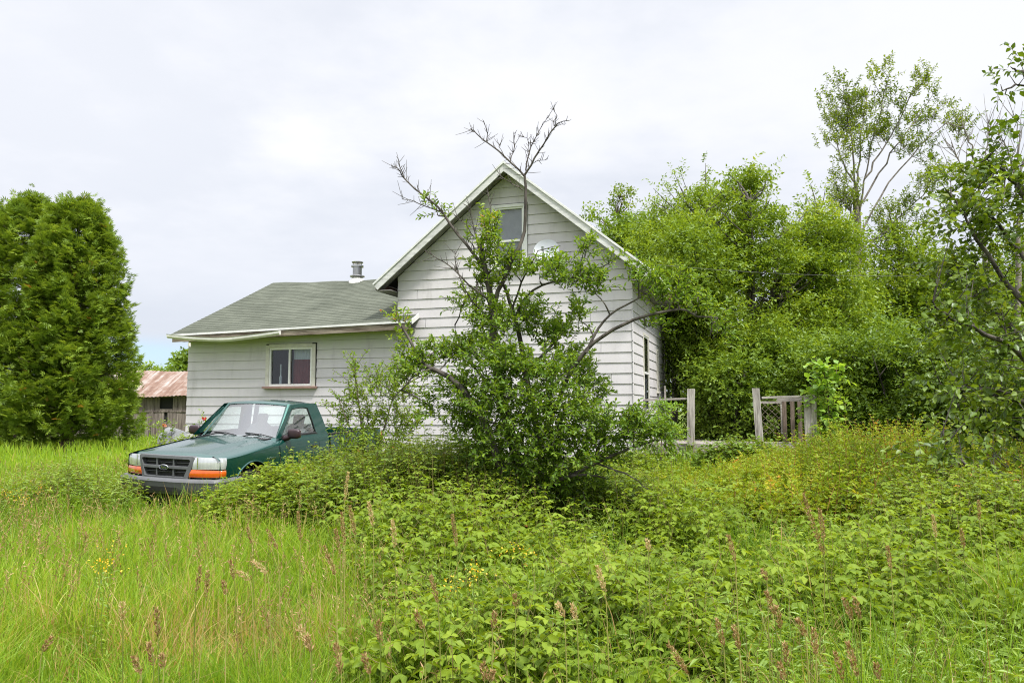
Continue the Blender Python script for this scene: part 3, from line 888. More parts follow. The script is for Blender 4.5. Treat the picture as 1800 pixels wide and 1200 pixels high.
# ------------------------------------------------------------------ pickup truck (local axes: X to the driver's side, Y rearwards)
def paint_mat():
    m, nt, out = newmat('teal_green_paint')
    tc = nd(nt, 'ShaderNodeTexCoord')
    n = nd(nt, 'ShaderNodeTexNoise', {0: tc.outputs['Object'], 'Scale': 3.0, 'Detail': 6.0, 'Roughness': 0.65})
    n2 = nd(nt, 'ShaderNodeTexNoise', {0: tc.outputs['Object'], 'Scale': 45.0, 'Detail': 4.0})
    geo = nd(nt, 'ShaderNodeNewGeometry')
    sp = nd(nt, 'ShaderNodeSeparateXYZ', {0: geo.outputs['Normal']})
    up = nd(nt, 'ShaderNodeMapRange', {0: sp.outputs[2], 1: 0.2, 2: 1.0, 3: 0.0, 4: 0.02})   # dust settles on level panels
    dm = nd(nt, 'ShaderNodeMath', {0: up.outputs[0], 1: n.outputs[0]}, operation='MULTIPLY')
    col = nd(nt, 'ShaderNodeMix', {0: dm.outputs[0], 6: (0.0004, 0.056, 0.044, 1), 7: (0.30, 0.33, 0.30, 1)}, data_type='RGBA').outputs[2]
    p = nd(nt, 'ShaderNodeBsdfPrincipled', {'Base Color': col, 'Metallic': 0.5, 'Coat Weight': 0.9, 'Coat Roughness': 0.06})
    rr = nd(nt, 'ShaderNodeMapRange', {0: n2.outputs[0], 1: 0.3, 2: 0.7, 3: 0.28, 4: 0.45})
    nt.links.new(rr.outputs[0], p.inputs['Roughness'])
    nt.links.new(p.outputs[0], out.inputs[0])
    return m


def build_truck():
    m_paint = paint_mat()
    m_plastic = simple('grey_plastic', (0.105, 0.11, 0.115), 0.5, var=0.2)
    m_bumper = simple('grey_bumper', (0.105, 0.108, 0.115), 0.48, var=0.18, vscale=4)
    m_black = simple('black_rubber', (0.014, 0.014, 0.015), 0.6, var=0.2)
    m_mirror = simple('dark_mirror_shell', (0.035, 0.018, 0.022), 0.35)
    m_tglass = glass('truck_glass', (0.80, 0.90, 0.87), base=0.19)
    m_lens = simple('clear_lamp_lens', (0.62, 0.64, 0.66), 0.10, metal=0.3, coat=1.0, var=0.18, vscale=5, stretch=(5, 5, .5))
    m_amber = simple('amber_lens', (0.62, 0.105, 0.008), 0.15, coat=1.0, var=0.12, vscale=20)
    m_chrome = simple('chrome', (0.75, 0.75, 0.76), 0.1, metal=1.0)
    m_cloth = simple('grey_seat_cloth', (0.22, 0.23, 0.24), 0.9, var=0.15)
    m_rim = simple('dull_rim', (0.35, 0.35, 0.36), 0.45, metal=0.7)
    m_bluek = simple('dark_blue_oval', (0.012, 0.016, 0.05), 0.25, coat=1.0)

    t = empty('pickup_truck', TRUCK_POS, TRUCK_YAW, 'dark green pickup truck parked in tall weeds in front of the house wing', 'pickup truck')
    t.rotation_euler = (TRUCK_PITCH, TRUCK_ROLL, TRUCK_YAW)

    yf = lambda x: 0.06 + 0.17 * abs(x / 0.84) ** 3.2                     # plan shape of the nose
    ARCH = [(0.90, 0.43), (3.73, 0.44)]; WZ = 0.36

    def zlow(y):
        z = 0.40
        for yc, r in ARCH:
            if abs(y - yc) < r: z = max(z, WZ + math.sqrt(r * r - (y - yc) ** 2) * 1.02)
        return z

    def width(y):
        w = 0.868 - 0.05 * max(0, (0.6 - y) / 0.5) ** 2
        for yc, r in ARCH:
            w += 0.016 * max(0, 1 - ((y - yc) / .62) ** 2)
        return w

    def xside(y, z):
        return width(y) - 0.055 * ((z - 0.74) / 0.4) ** 2

    zcrease = lambda y: 0.87 + 0.115 * float(sstep(y, 0.05, 1.7))
    zhood = lambda y: 0.945 + 0.155 * float(sstep(y, -0.25, 1.75)) - 0.035 * max(0, (0.30 - y) / 0.3) ** 2

    # fenders and lower cab
    def side_rows(y0, y1, step, top):
        rows = []; y = y0
        ys = list(np.arange(y0, y1, step)) + [y1]
        for y in ys:
            zl = zlow(y); zt_ = top(y); row = []
            for k in range(9):
                z = zl + (zt_ - zl) * k / 8; row.append((xside(y, z), y, z))
            # arch and sill return inwards
            row = [(row[0][0] - 0.09, y, zl + (0.01 if zl > .41 else 0))] + row
            rows.append(row)
        return rows
    mirror = lambda rows: [[(-p[0], p[1], p[2]) for p in r] for r in rows]
    mb = MB()
    rr = side_rows(0.22, 2.93, 0.02, zcrease)
    mb.grid(rr); mb.grid(mirror(rr))
    # shoulder from crease up to hood edge / belt line
    hood_x = 0.70

    def shoulder(y):
        zc = zcrease(y); xs = xside(y, zc)
        if y < 1.52:
            zh = zhood(y) - 0.028
            f = 1.0
        else:
            zh = 1.09; f = float(max(0, 1 - (y - 1.52) / .25))
        xe = hood_x * f + 0.815 * (1 - f)
        out = []
        for k in range(6):
            u = k / 5
            out.append((xs + (xe - xs) * (u ** 1.35), y, zc + (zh - zc) * (u ** .8)))
        return out
    ys = list(np.arange(0.20, 2.93, 0.03)) + [2.93]
    rs = [shoulder(y) for y in ys]
    for r in (rs, mirror(rs)): mb.grid(r)
    # nose panel behind the lamps
    rows = []
    for z in np.linspace(0.56, 0.90, 5):
        rows.append([(x, yf(x) + 0.10 + 0.04 * (z - .6), z) for x in np.linspace(-.84, .84, 25)])
    mb.grid(rows)
    # cab rear wall and cowl
    mb.add([(-.82, 2.93, .45), (.82, 2.93, .45), (.82, 2.93, 1.09), (-.82, 2.93, 1.09)], [(0, 1, 2, 3)])
    mb.grid([[(x, y, 1.065 - .02 * (abs(x) / .7) ** 2) for x in np.linspace(-.72, .72, 9)] for y in (1.44, 1.60)])
    mb.build('body', m_paint, t, smooth=True)
    # hood: raised centre with two soft creases
    rows = []
    for i in range(26):
        v = i / 25; row = []
        for j in range(41):
            x = -0.692 + 1.384 * j / 40; ax_ = abs(x)
            y0 = yf(x) + 0.055; y = y0 + (1.47 - y0) * v
            z = zhood(y) - 0.035 * (ax_ / .7) ** 2.2
            z += 0.016 * float(sstep(ax_, .56, .44)) * float(sstep(y, .1, .5)) - 0.004
            if v == 0: z -= 0.03
            if i == 1: z -= 0.004
            row.append((x, y, z))
        rows.append(row)
    mb = MB(); mb.grid(rows); mb.build('hood', m_paint, t, smooth=True)
    mb = MB(); mb.box((-0.03, 1.475, 1.055), (1.36, .05, .03)); mb.grid([[(x, 1.49 + .1 * k, 1.06 + .015 * k - .02 * (abs(x) / .7) ** 2) for x in np.linspace(-.7, .7, 9)] for k in (0, 1)]); mb.build('cowl_grille', m_black, t)

    # lamps follow the nose and wrap onto the fender
    def lamp_path(n):
        P = [(x, yf(x)) for x in np.linspace(0.40, 0.79, n)]
        P += [(0.825, yf(.79) + .018), (0.847, yf(.79) + .045), (0.856, yf(.79) + .085)]
        return P

    def lamp(sgn, z0, z1, name, mat, proud, parent, inner0, inner1):
        pts = lamp_path(10); rows = []
        for i in range(7):
            u = i / 6; z = z0 + (z1 - z0) * u; row = []
            bulge = 0.014 * math.sin(math.pi * min(1, max(0, u))) + proud
            inner = inner0 + (inner1 - inner0) * u
            for (x, y) in pts:
                f = (x - .40) / (.856 - .40); xx = inner + (.856 - inner) * f
                lean = 0.055 * (z - .60)
                row.append((sgn * (xx + bulge * f), (yf(xx) if xx < .79 else y) + lean - bulge * (1 - f) + .012, z - (.012 * f if u == 1 else 0)))
            rows.append(row)
        m = MB(); m.grid(rows, flip=sgn < 0)
        back = [[(p[0] * .985, p[1] + .035, p[2]) for p in r] for r in (rows[0], rows[-1])]
        m.grid([rows[0], back[0]]); m.grid([rows[-1], back[1]])
        m.add([r[0] for r in rows] + [back[1][0], back[0][0]], [tuple(range(len(rows) + 2))])
        return m.build(name, mat, parent, smooth=True)
    for sgn in (1, -1):
        hd = lamp(sgn, 0.742, 0.912, 'headlight', m_lens, 0.012, t, .465, .505)
        lamp(sgn, 0.630, 0.737, 'turn_signal', m_amber, 0.016, hd, .425, .46)
        m = MB(); m.box((sgn * .55, yf(.55) + .002, .832), (.012, .012, .15)); m.build('lens_divider', m_chrome, hd)

    # grille
    def front(x, z, o=0.0): return (x, yf(x) + 0.055 * (z - .6) - o, z)
    g = empty('grille', (0, 0, 0)); g.parent = t

    def band(poly_out, poly_in, o0, o1, name, mat, par):
        m = MB(); n = len(poly_out)
        A = [front(*p, o1) for p in poly_out]; B = [front(*p, o1 + .006) for p in poly_in]
        A2 = [front(*p, o0) for p in poly_out]; B2 = [front(*p, o0) for p in poly_in]
        vs = A + B + A2 + B2; fs = []
        for i in range(n):
            j = (i + 1) % n
            fs += [(i, j, n + j, n + i), (2 * n + i, 2 * n + j, j, i), (n + i, n + j, 3 * n + j, 3 * n + i)]
        m.add(vs, fs); return m.build(name, mat, par, smooth=False, bevel=.006)

    def rrect(xt, xb, z0, z1, r, n=5):
        cs = [(xt - r, z1 - r, 0), (-(xt - r), z1 - r, 90), (-(xb - r), z0 + r, 180), (xb - r, z0 + r, 270)]
        P = []
        for cx, cz, a0 in cs:
            for k in range(n):
                a = R(a0 + 90 * k / (n - 1)); P.append((cx + r * math.cos(a), cz + r * math.sin(a)))
        # subdivide long edges so that the band follows the nose
        Q = []
        for i, p in enumerate(P):
            q = P[(i + 1) % len(P)]; d = math.hypot(q[0] - p[0], q[1] - p[1]); k = max(1, int(d / .08))
            Q += [(p[0] + (q[0] - p[0]) * s / k, p[1] + (q[1] - p[1]) * s / k) for s in range(k)]
        return Q
    O = rrect(.502, .415, .580, .922, .035)

    def shrink(P, dx, dz, cz=.757): return [(x * (1 - dx / .42), cz + (z - cz) * (1 - dz / .16)) for x, z in P]
    band(O, shrink(O, .056, .045), -0.06, 0.012, 'grille_surround', m_plastic, g)
    m = MB(); I = shrink(O, .03, .03); m.add([front(x, z, -0.055) for x, z in I], [tuple(range(len(I)))]); m.build('grille_backing', m_black, g)
    m = MB(); m.grid([[front(x, z, o) for x in np.linspace(-.42, .42, 15)] for z, o in ((.735, -.04), (.738, .012), (.776, .012), (.779, -.04))])
    for x in (-.15, .15):
        m.box((x, yf(0) + .022, .757), (.022, .03, .25))
    for z in (.69, .82):
        m.grid([[front(x, zz, o) for x in np.linspace(-.42, .42, 15)] for zz, o in ((z - .006, -.05), (z - .004, -.025), (z + .004, -.025), (z + .006, -.05))])
    m.build('grille_bars', m_plastic, g, bevel=.003)
    m = MB(); rows = []
    for r, o in ((1.0, .004), (1.0, .020), (.9, .024), (.88, .020)):
        rows.append([front(.088 * r * math.cos(a), .757 + .037 * r * math.sin(a), o + .006) for a in np.linspace(0, 2 * math.pi, 37)])
    m.grid(rows); e = m.build('oval_emblem', m_chrome, g, smooth=True)
    m = MB(); m.add([front(.078 * math.cos(a), .757 + .032 * math.sin(a), .0265) for a in np.linspace(0, 2 * math.pi, 36, endpoint=False)], [tuple(range(36))]); m.build('emblem_field', m_bluek, e)

    def text(body, size, mtx, mat, par, name, shear=0.0):
        cu = bpy.data.curves.new(name, 'FONT'); cu.body = body; cu.size = size; cu.align_x = 'CENTER'; cu.align_y = 'CENTER'; cu.extrude = .0015; cu.shear = shear
        ob = bpy.data.objects.new(name + '_tmp', cu); COL.objects.link(ob)
        dg = bpy.context.evaluated_depsgraph_get()
        me = bpy.data.meshes.new_from_object(ob.evaluated_get(dg)); bpy.data.objects.remove(ob); bpy.data.curves.remove(cu)
        me.transform(mtx); me.materials.clear(); me.materials.append(mat)
        return link(bpy.data.objects.new(name, me), par)
    text('Ford', .052, Matrix.Translation((0, yf(0) + .0085 - .0265 - .003, .757)) @ Matrix.Rotation(R(90), 4, 'X'), m_chrome, e, 'emblem_script', .3)

    # bumper: swept section round the nose
    path = [(x, yf(x) - .085) for x in np.linspace(-.80, .80, 33)]
    path = [(-.898, .62), (-.90, .40), (-.885, .20), (-.85, .10)] + path[1:-1] + [(.85, .10), (.885, .20), (.90, .40), (.898, .62)]
    sec = [(0.10, .600), (0.03, .612), (0.008, .600), (-0.012, .565), (-0.006, .545), (0.0, .50), (0.014, .43), (0.04, .385), (0.09, .375)]
    rows = []
    for i, (x, y) in enumerate(path):
        a = path[max(i - 1, 0)]; b = path[min(i + 1, len(path) - 1)]
        tx, ty = b[0] - a[0], b[1] - a[1]; l = math.hypot(tx, ty); nx, ny = -ty / l, tx / l     # inward
        rows.append([(x + nx * d, y + ny * d, z + (0.018 if abs(x) < .42 and k < 3 and False else 0)) for k, (d, z) in enumerate(sec)])
    m = MB(); m.grid(rows); bp = m.build('front_bumper', m_bumper, t, smooth=True)
    m = MB(); m.grid([[(x, yf(x) - .083, z) for x in np.linspace(-.3, .3, 9)] for z in (.43, .5)]); m.build('lower_vent', m_black, bp)
    m = MB(); m.box((0, .12, .33), (1.4, .06, .12)); m.build('air_dam', m_black, t)

    # roof, pillars and glass
    base_y, top_y = 1.50, 2.03
    rz = lambda x, y: 1.655 - .045 * (x / .62) ** 2 - .03 * ((y - 2.45) / .45) ** 2
    rows = [[(x * (1 - .03 * (v - .3) ** 2), top_y + (2.80 - top_y) * v + (.06 * (x / .62) ** 2 if v < .01 else 0), rz(x, top_y + (2.80 - top_y) * v)) for x in np.linspace(-.625, .625, 21)] for v in np.linspace(0, 1, 13)]
    m = MB(); m.grid(rows)
    m.grid([rows[-1], [(p[0] * 1.005, p[1] + .03, p[2] - .02) for p in rows[-1]], [(p[0] * 1.01, p[1] + .05, p[2] - .07) for p in rows[-1]]])
    for sgn in (1, -1):
        edge = [r[-1] if sgn > 0 else r[0] for r in rows]
        m.grid([edge, [(p[0] + sgn * .020, p[1], p[2] - .012) for p in edge], [(p[0] + sgn * .032, p[1], p[2] - .035) for p in edge]])
    m.build('roof', m_paint, t, smooth=True)

    def xs(y, z): return .818 - (z - 1.09) / .53 * .165 - .03 * ((z - 1.09) / .53) * (1 - (z - 1.09) / .53) * -1

    def side(P, off=0.0): return [(xs(y, z) + off, y, z) for y, z in P]
    outer = [(1.50, 1.088), (1.78, 1.35), (2.05, 1.592), (2.30, 1.607), (2.55, 1.607), (2.80, 1.585), (2.87, 1.35), (2.935, 1.088), (2.4, 1.088), (1.9, 1.088)]
    inner = [(1.66, 1.118), (1.86, 1.33), (2.07, 1.525), (2.25, 1.545), (2.42, 1.545), (2.52, 1.525), (2.56, 1.33), (2.595, 1.118), (2.3, 1.116), (1.9, 1.116)]
    for sgn in (1, -1):
        f = lambda pts: [(sgn * p[0], p[1], p[2]) for p in pts]
        n = len(outer); A = f(side(outer)); B = f(side(inner)); B2 = f(side(inner, -.035))
        m = MB(); m.add(A + B + B2, [(i, (i + 1) % n, n + (i + 1) % n, n + i) for i in range(n)] + [(n + i, n + (i + 1) % n, 2 * n + (i + 1) % n, 2 * n + i) for i in range(n)])
        m.build('cab_side', m_paint, t, bevel=.006)
        ins = [(y * .985 + .033, 1.33 + (z - 1.33) * .93) for y, z in inner]; B3 = f(side(ins, -.012)); B1 = f(side(inner, .002))
        m = MB(); m.add(B1 + B3, [(i, (i + 1) % n, n + (i + 1) % n, n + i) for i in range(n)]); m.build('window_seal', m_black, t)
        m = MB(); m.add(f(side(inner, -.014)), [tuple(range(n))]); m.build('side_window', m_tglass, t)
        # quarter divider
        # door panel a little proud of the body
        rows = []
        for y in np.arange(1.56, 2.621, .04):
            rows.append([(sgn * (xside(y, z) + .006 - (0.03 if z > 1.03 else 0)), y, z) for z in np.linspace(.44, .955, 9)])
        m = MB(); m.grid(rows, flip=sgn < 0)
        for e_ in (rows[0], rows[-1]): m.grid([e_, [(p[0] - sgn * .02, p[1], p[2]) for p in e_]])
        dr = m.build('door', m_paint, t, smooth=True)
        m = MB(); m.box((sgn * (xside(2.48, .90) + .012), 2.48, .90), (.02, .17, .045)); m.build('door_handle', m_black, dr, bevel=.006)
        m = MB()
        for y in (1.548, 2.632): m.grid([[(sgn * (xside(yy, z) + .0035), yy, z) for z in np.linspace(.43, .98, 10)] for yy in (y - .004, y + .004)])
        m.grid([[(sgn * (xs(y, 1.10) + .004), y, z) for y in np.linspace(1.62, 2.62, 6)] for z in (1.098, 1.116)])
        m.build('door_gap', m_black, dr)
        # arch lip
        m = MB(); pts = []
        for a in np.linspace(R(8), R(172), 24):
            y = .90 - .432 * math.cos(a); z = WZ + .44 * math.sin(a); pts.append((sgn * (xside(y, z) + .004), y, z))
        m.tube(pts, .014, 8); m.build('arch_lip', m_paint, t, smooth=True)
        # inner arch liner
        m = MB(); m.lathe([(.44, 0), (.44, -.3 * sgn), (0.0, -.3 * sgn)], 28, (sgn * .80, .90, WZ), 'X'); m.build('wheel_well', m_black, t)
        # mirror
        mp = Vector((sgn * .985, 1.74, 1.155))
        bm = bmesh.new(); bmesh.ops.create_icosphere(bm, subdivisions=3, radius=1)
        for v in bm.verts:
            c = v.co; s_ = lambda q: math.copysign(abs(q) ** .6, q)
            v.co = Vector((s_(c.x) * .115, s_(c.y) * .055 + (.0 if c.y < 0 else -.02 * c.y), s_(c.z) * .078)) + mp
        me = bpy.data.meshes.new('wing_mirror'); bm.to_mesh(me); bm.free(); me.materials.append(m_mirror)
        me.polygons.foreach_set('use_smooth', np.ones(len(me.polygons), bool)); mo = link(bpy.data.objects.new('wing_mirror', me), t)
        m = MB(); m.tube([(sgn * .80, 1.72, 1.075), (sgn * .87, 1.73, 1.085), (sgn * .93, 1.735, 1.12)], [.05, .042, .04], 10); m.build('mirror_foot', m_mirror, mo, smooth=True)
        m = MB(); m.box((sgn * .985, 1.783, 1.155), (.19, .006, .12)); m.build('mirror_glass', m_chrome, mo, bevel=.01)
        # wheels
        for yc in (.90, 3.73):
            m = MB(); W = .21
            m.lathe([(.20, -W / 2), (.30, -W / 2), (.335, -W / 2 + .03), (.345, 0), (.335, W / 2 - .03), (.30, W / 2), (.20, W / 2)], 32, (sgn * .735, yc, .345), 'X')
            wh = m.build('wheel', m_black, t, smooth=True)
            m = MB(); m.lathe([(.205, .10 * sgn), (.195, .07 * sgn), (.12, .05 * sgn), (.06, .085 * sgn), (0, .085 * sgn)], 28, (sgn * .735, yc, .345), 'X'); m.build('rim', m_rim, wh, smooth=True)
    text('RANGER', .055, Matrix.Translation((xside(1.33, .80) + .004, 1.33, .80)) @ Matrix.Rotation(R(90), 4, 'Z') @ Matrix.Rotation(R(90), 4, 'X'), m_chrome, t, 'fender_badge')
    # windshield and rear window
    def ws(u, v, o=0.0):
        w0, w1 = .735, .585; x = u * (w0 + (w1 - w0) * v)
        y = base_y + (top_y - base_y) * v + .12 * u * u * (1 - .45 * v) - o * .7
        z = 1.075 + (1.625 - 1.075) * v - .03 * u * u + o * .7
        return (x, y, z)
    m = MB(); m.grid([[ws(u, v) for u in np.linspace(-1, 1, 21)] for v in np.linspace(0, 1, 9)]); m.build('windshield', m_tglass, t, smooth=True)
    m = MB()
    for sgn in (1, -1):   # A-pillars and header
        m.grid([[(ws(sgn, v)[0] + sgn * d, ws(sgn, v)[1] + e_, ws(sgn, v)[2] + q) for v in np.linspace(0, 1, 9)] for d, e_, q in ((-.02, -.012, .004), (.012, -.012, .014), (.055, .02, .006), (.068, .07, -.006))])
    m.grid([[(ws(u, 1, )[0], ws(u, 1)[1] + e_, ws(u, 1)[2] + q) for u in np.linspace(-1, 1, 15)] for e_, q in ((-.03, -.018), (.0, .012), (.06, .022))])
    m.build('pillar', m_paint, t, smooth=True)
    m = MB()
    m.grid([[ws(u, v, .004) for u in np.linspace(-1, 1, 15)] for v in (.0, .035)]); m.grid([[ws(u, v, .004) for u in np.linspace(-1, 1, 15)] for v in (.955, 1.0)])
    for a, b in ((-1, -.965), (.965, 1)): m.grid([[ws(u, v, .004) for u in (a, b)] for v in np.linspace(0, 1, 6)])
    m.build('windshield_seal', m_black, t)
    bo = [(-.80, 2.94, 1.09), (.80, 2.94, 1.09), (.64, 2.83, 1.60), (-.64, 2.83, 1.60)]
    bi = [(-.66, 2.922, 1.17), (.66, 2.922, 1.17), (.56, 2.845, 1.53), (-.56, 2.845, 1.53)]
    m = MB(); m.add(bo + bi, [(i, (i + 1) % 4, 4 + (i + 1) % 4, 4 + i) for i in range(4)]); m.build('cab_back', m_paint, t)
    m = MB(); m.add([(p[0], p[1] - .005, p[2]) for p in bi], [(0, 1, 2, 3)]); m.build('rear_window', m_tglass, t)
    for x0, x1 in ((-.62, .02), (.06, .70)):   # wipers
        m = MB(); a = (x0 + .06, 1.50, 1.085); b = ws((x0 + .42) / .735, .10, .025); c = ws((x1 - .02) / .72, .035, .02)
        m.tube([a, ((a[0] + b[0]) / 2, a[1] + .02, a[2] + .04), b], .010, 6); d0 = ws((x0 + .12) / .735, .13, .014); d1 = ws((x1 + .02) / .735, .05, .014)
        m.tube([d0, b, d1], .008, 6); m.box((x0 + .06, 1.495, 1.085), (.05, .05, .03)); m.build('wiper', m_black, t)
    # interior
    inn = empty('cabin', (0, 0, 0)); inn.parent = t
    m = MB(); m.grid([[(x, 1.58 + .30 * v, 1.075 + .02 * math.sin(v * 3) - .02 * (v > .9)) for x in np.linspace(-.73, .73, 9)] for v in np.linspace(0, 1, 7)]); m.grid([[(x, 1.88, z) for x in (-.73, .73)] for z in (1.06, .6)]); m.build('dashboard', m_plastic, inn)
    m = MB()
    for x in (-.38, .38):
        rows = []
        for z, w, y in ((.62, .30, 2.50), (.9, .29, 2.58), (1.12, .27, 2.64), (1.20, .20, 2.67), (1.25, .11, 2.69), (1.36, .12, 2.72), (1.40, .08, 2.73)):
            rows.append([(x + w * math.cos(a), y + (.06 if z < 1.25 else .04) * math.sin(a), z) for a in np.linspace(0, 2 * math.pi, 17)])
        m.grid(rows); m.add(rows[-1][:-1], [tuple(range(16))])
    m.box((0, 2.3, .62), (1.4, .5, .16))
    m.build('seat', m_cloth, inn, smooth=True)
    m = MB(); c = Vector((.38, 2.02, 1.06)); a1 = Vector((1, 0, 0)); a2 = Vector((0, .45, .9)).normalized()
    m.tube([c + (a1 * math.cos(q) + a2 * math.sin(q)) * .19 for q in np.linspace(0, 2 * math.pi, 33)], .015, 8); m.tube([c - a1 * .18, c, c + a1 * .18], .02, 8); m.tube([c, c + Vector((0, -.25, -.1))], .03, 8); m.build('steering_wheel', m_black, inn, smooth=True)
    m = MB(); m.box((0, 2.2, .5), (1.5, 1.4, .06)); m.build('floor', m_black, inn)
    # cargo bed
    m = MB()
    for sgn in (1, -1):
        rows = []
        for y in list(np.arange(2.985, 4.74, .03)) + [4.74]:
            zl = zlow(y); row = [(sgn * (xside(y, zl + (1.05 - zl) * k / 8)), y, zl + (1.05 - zl) * k / 8) for k in range(9)]
            row = [(row[0][0] - sgn * .09, y, zl)] + row + [(sgn * (row[-1][0] * sgn - .07), y, 1.055), (sgn * (.72), y, 1.02), (sgn * .72, y, .58)]
            rows.append(row)
        m.grid(rows, flip=sgn < 0)
    m.add([(-.74, 2.99, .58), (.74, 2.99, .58), (.74, 4.72, .58), (-.74, 4.72, .58)], [(0, 1, 2, 3)])
    m.add([(-.85, 2.985, .45), (.85, 2.985, .45), (.85, 2.985, 1.05), (-.85, 2.985, 1.05)], [(0, 1, 2, 3)])
    bd = m.build('cargo_bed', m_paint, t, smooth=True)
    m = MB()
    for sgn in (1, -1): m.box((sgn * .80, 3.86, 1.066), (.09, 1.74, .022))
    m.box((0, 2.99, 1.066), (1.5, .05, .022)); m.build('bed_rail', m_black, bd, bevel=.005)
    m = MB(); m.box((0, 4.755, .80), (1.56, .04, .50)); m.build('tailgate', m_paint, t, bevel=.01)
    for sgn in (1, -1):
        m = MB(); m.box((sgn * .815, 4.75, .82), (.10, .05, .36)); m.build('tail_light', simple('red_lens', (.4, .02, .02), .2, coat=1), t, bevel=.01)
    m = MB(); m.box((0, 4.82, .50), (1.7, .12, .16)); m.build('rear_bumper', m_bumper, t, bevel=.02)
    m = MB(); m.box((0, 2.4, .42), (1.1, 4.2, .14)); m.build('chassis', m_black, t)
    return t


TRUCK_POS = (-5.0, 11.155, 0.0); TRUCK_YAW = -0.347; TRUCK_PITCH = 0.036; TRUCK_ROLL = 0.026
truck = build_truck()
# ------------------------------------------------------------------ vegetation
def nrm(v):
    return v / np.maximum(np.linalg.norm(v, axis=-1, keepdims=True), 1e-9)


def runit(rng, n):
    return nrm(rng.normal(size=(n, 3)))


# leaf outlines: (across, along, lift) verts and faces
T_OVAL = (np.array([(0, 0, 0), (-.5, .42, .10), (-.30, .78, .03), (0, 1, -.10), (.30, .78, .03), (.5, .42, .10), (0, .45, -.01)]), [(6, 5, 4, 3), (6, 3, 2, 1)], [(0, 5, 6), (0, 6, 1)])
T_FAST = (np.array([(0, 0, 0), (-.5, .45, .10), (0, 1, -.06), (.5, .45, .10)]), [], [(0, 3, 2), (0, 2, 1)])
T_LOBED = (np.array([(0, 0, 0), (-.55, .25, .06), (-.28, .45, .02), (-.5, .8, .05), (0, 1.05, -.08), (.5, .8, .05), (.28, .45, .02), (.55, .25, .06), (0, .4, -.03)]),
           [(8, 2, 1, 0), (8, 4, 3, 2), (8, 6, 5, 4), (8, 0, 7, 6)], [])


def frond(nf=7):
    V = []; F = []
    for k in range(nf):
        a = (k - (nf - 1) / 2) * 0.36; l = 1.0 - 0.09 * abs(k - (nf - 1) / 2)
        b0 = len(V); y0 = .15 + .12 * (nf // 2 - abs(k - nf // 2)) / 3
        dx, dy = math.sin(a), math.cos(a)
        V += [(dx * .05, y0 * dy, 0), (dx * l * .55 - dy * .075, dy * l * .55 + dx * .075, .06 * (k % 2)), (dx * l, dy * l, -.08 + .08 * (k % 2)), (dx * l * .55 + dy * .075, dy * l * .55 - dx * .075, .02)]
        F.append((b0, b0 + 3, b0 + 2, b0 + 1))
    return (np.array(V), F, [])


T_FROND = frond()


def leaf_arrays(tpl, pos, axis, up, L, W, tint):
    V, Q, T = tpl
    n = len(pos); a = nrm(axis)
    u = up - a * np.sum(up * a, -1, keepdims=True)
    u = nrm(u + 1e-6); b = np.cross(a, u)
    L = np.broadcast_to(L, (n,))[:, None, None]; W = np.broadcast_to(W, (n,))[:, None, None]
    P = pos[:, None, :] + b[:, None, :] * (V[None, :, 0:1] * W) + a[:, None, :] * (V[None, :, 1:2] * L) + u[:, None, :] * (V[None, :, 2:3] * L)
    m = len(V); off = (np.arange(n) * m)[:, None, None]
    Qf = (np.array(Q)[None] + off).reshape(-1, 4) if len(Q) else np.zeros((0, 4), int)
    Tf = (np.array(T)[None] + off).reshape(-1, 3) if len(T) else np.zeros((0, 3), int)
    return P.reshape(-1, 3), Qf, Tf, np.repeat(tint, m)


def merge(parts):
    V = []; Q = []; T = []; A = []; k = 0
    for v, q, t, a in parts:
        V.append(v); Q.append(q + k); T.append(t + k); A.append(a); k += len(v)
    return np.concatenate(V), np.concatenate(Q), np.concatenate(T), np.concatenate(A)


def build_leaves(name, parts, mat, parent=None):
    V, Q, T, A = merge(parts)
    return np_mesh(name, V, Q if len(Q) else None, T if len(T) else None, mat, parent, tint=A)


def tubes_np(P, Rr, sides=5):
    """P (n,k,3) polylines, Rr (n,k) radii -> verts, quads"""
    n, k, _ = P.shape
    d = np.gradient(P, axis=1); d = nrm(d)
    ref = np.where(np.abs(d[:, :1, 2:3]) > .9, np.array([1., 0, 0]), np.array([0, 0, 1.]))
    u = nrm(np.cross(d, np.broadcast_to(ref, d.shape))); w = np.cross(d, u)
    ang = 2 * np.pi * np.arange(sides) / sides
    ring = P[:, :, None, :] + (u[:, :, None, :] * np.cos(ang)[None, None, :, None] + w[:, :, None, :] * np.sin(ang)[None, None, :, None]) * Rr[:, :, None, None]
    V = ring.reshape(-1, 3)
    i = np.arange(n)[:, None, None] * k * sides + np.arange(k - 1)[None, :, None] * sides
    s = np.arange(sides)[None, None, :]; s2 = (s + 1) % sides
    Q = np.stack([i + s, i + s2, i + sides + s2, i + sides + s], -1).reshape(-1, 4)
    return V, Q


def curve_pts(P, n, rng=None, jit=0.0):
    """Catmull-Rom through P (m,3)"""
    P = np.asarray(P, float); m = len(P)
    if m == 2: P = np.array([P[0], (P[0] * 2 + P[1]) / 3, (P[0] + P[1] * 2) / 3, P[1]]); m = 4
    E = np.vstack([2 * P[0] - P[1], P, 2 * P[-1] - P[-2]])
    t = np.linspace(0, m - 1 - 1e-6, n); k = t.astype(int); f = (t - k)[:, None]
    a, b, c, d = E[k], E[k + 1], E[k + 2], E[k + 3]
    q = .5 * (2 * b + (c - a) * f + (2 * a - 5 * b + 4 * c - d) * f * f + (3 * b - 3 * c + d - a) * f ** 3)
    if rng is not None and jit: q[1:-1] += rng.normal(size=(n - 2, 3)) * jit
    return q


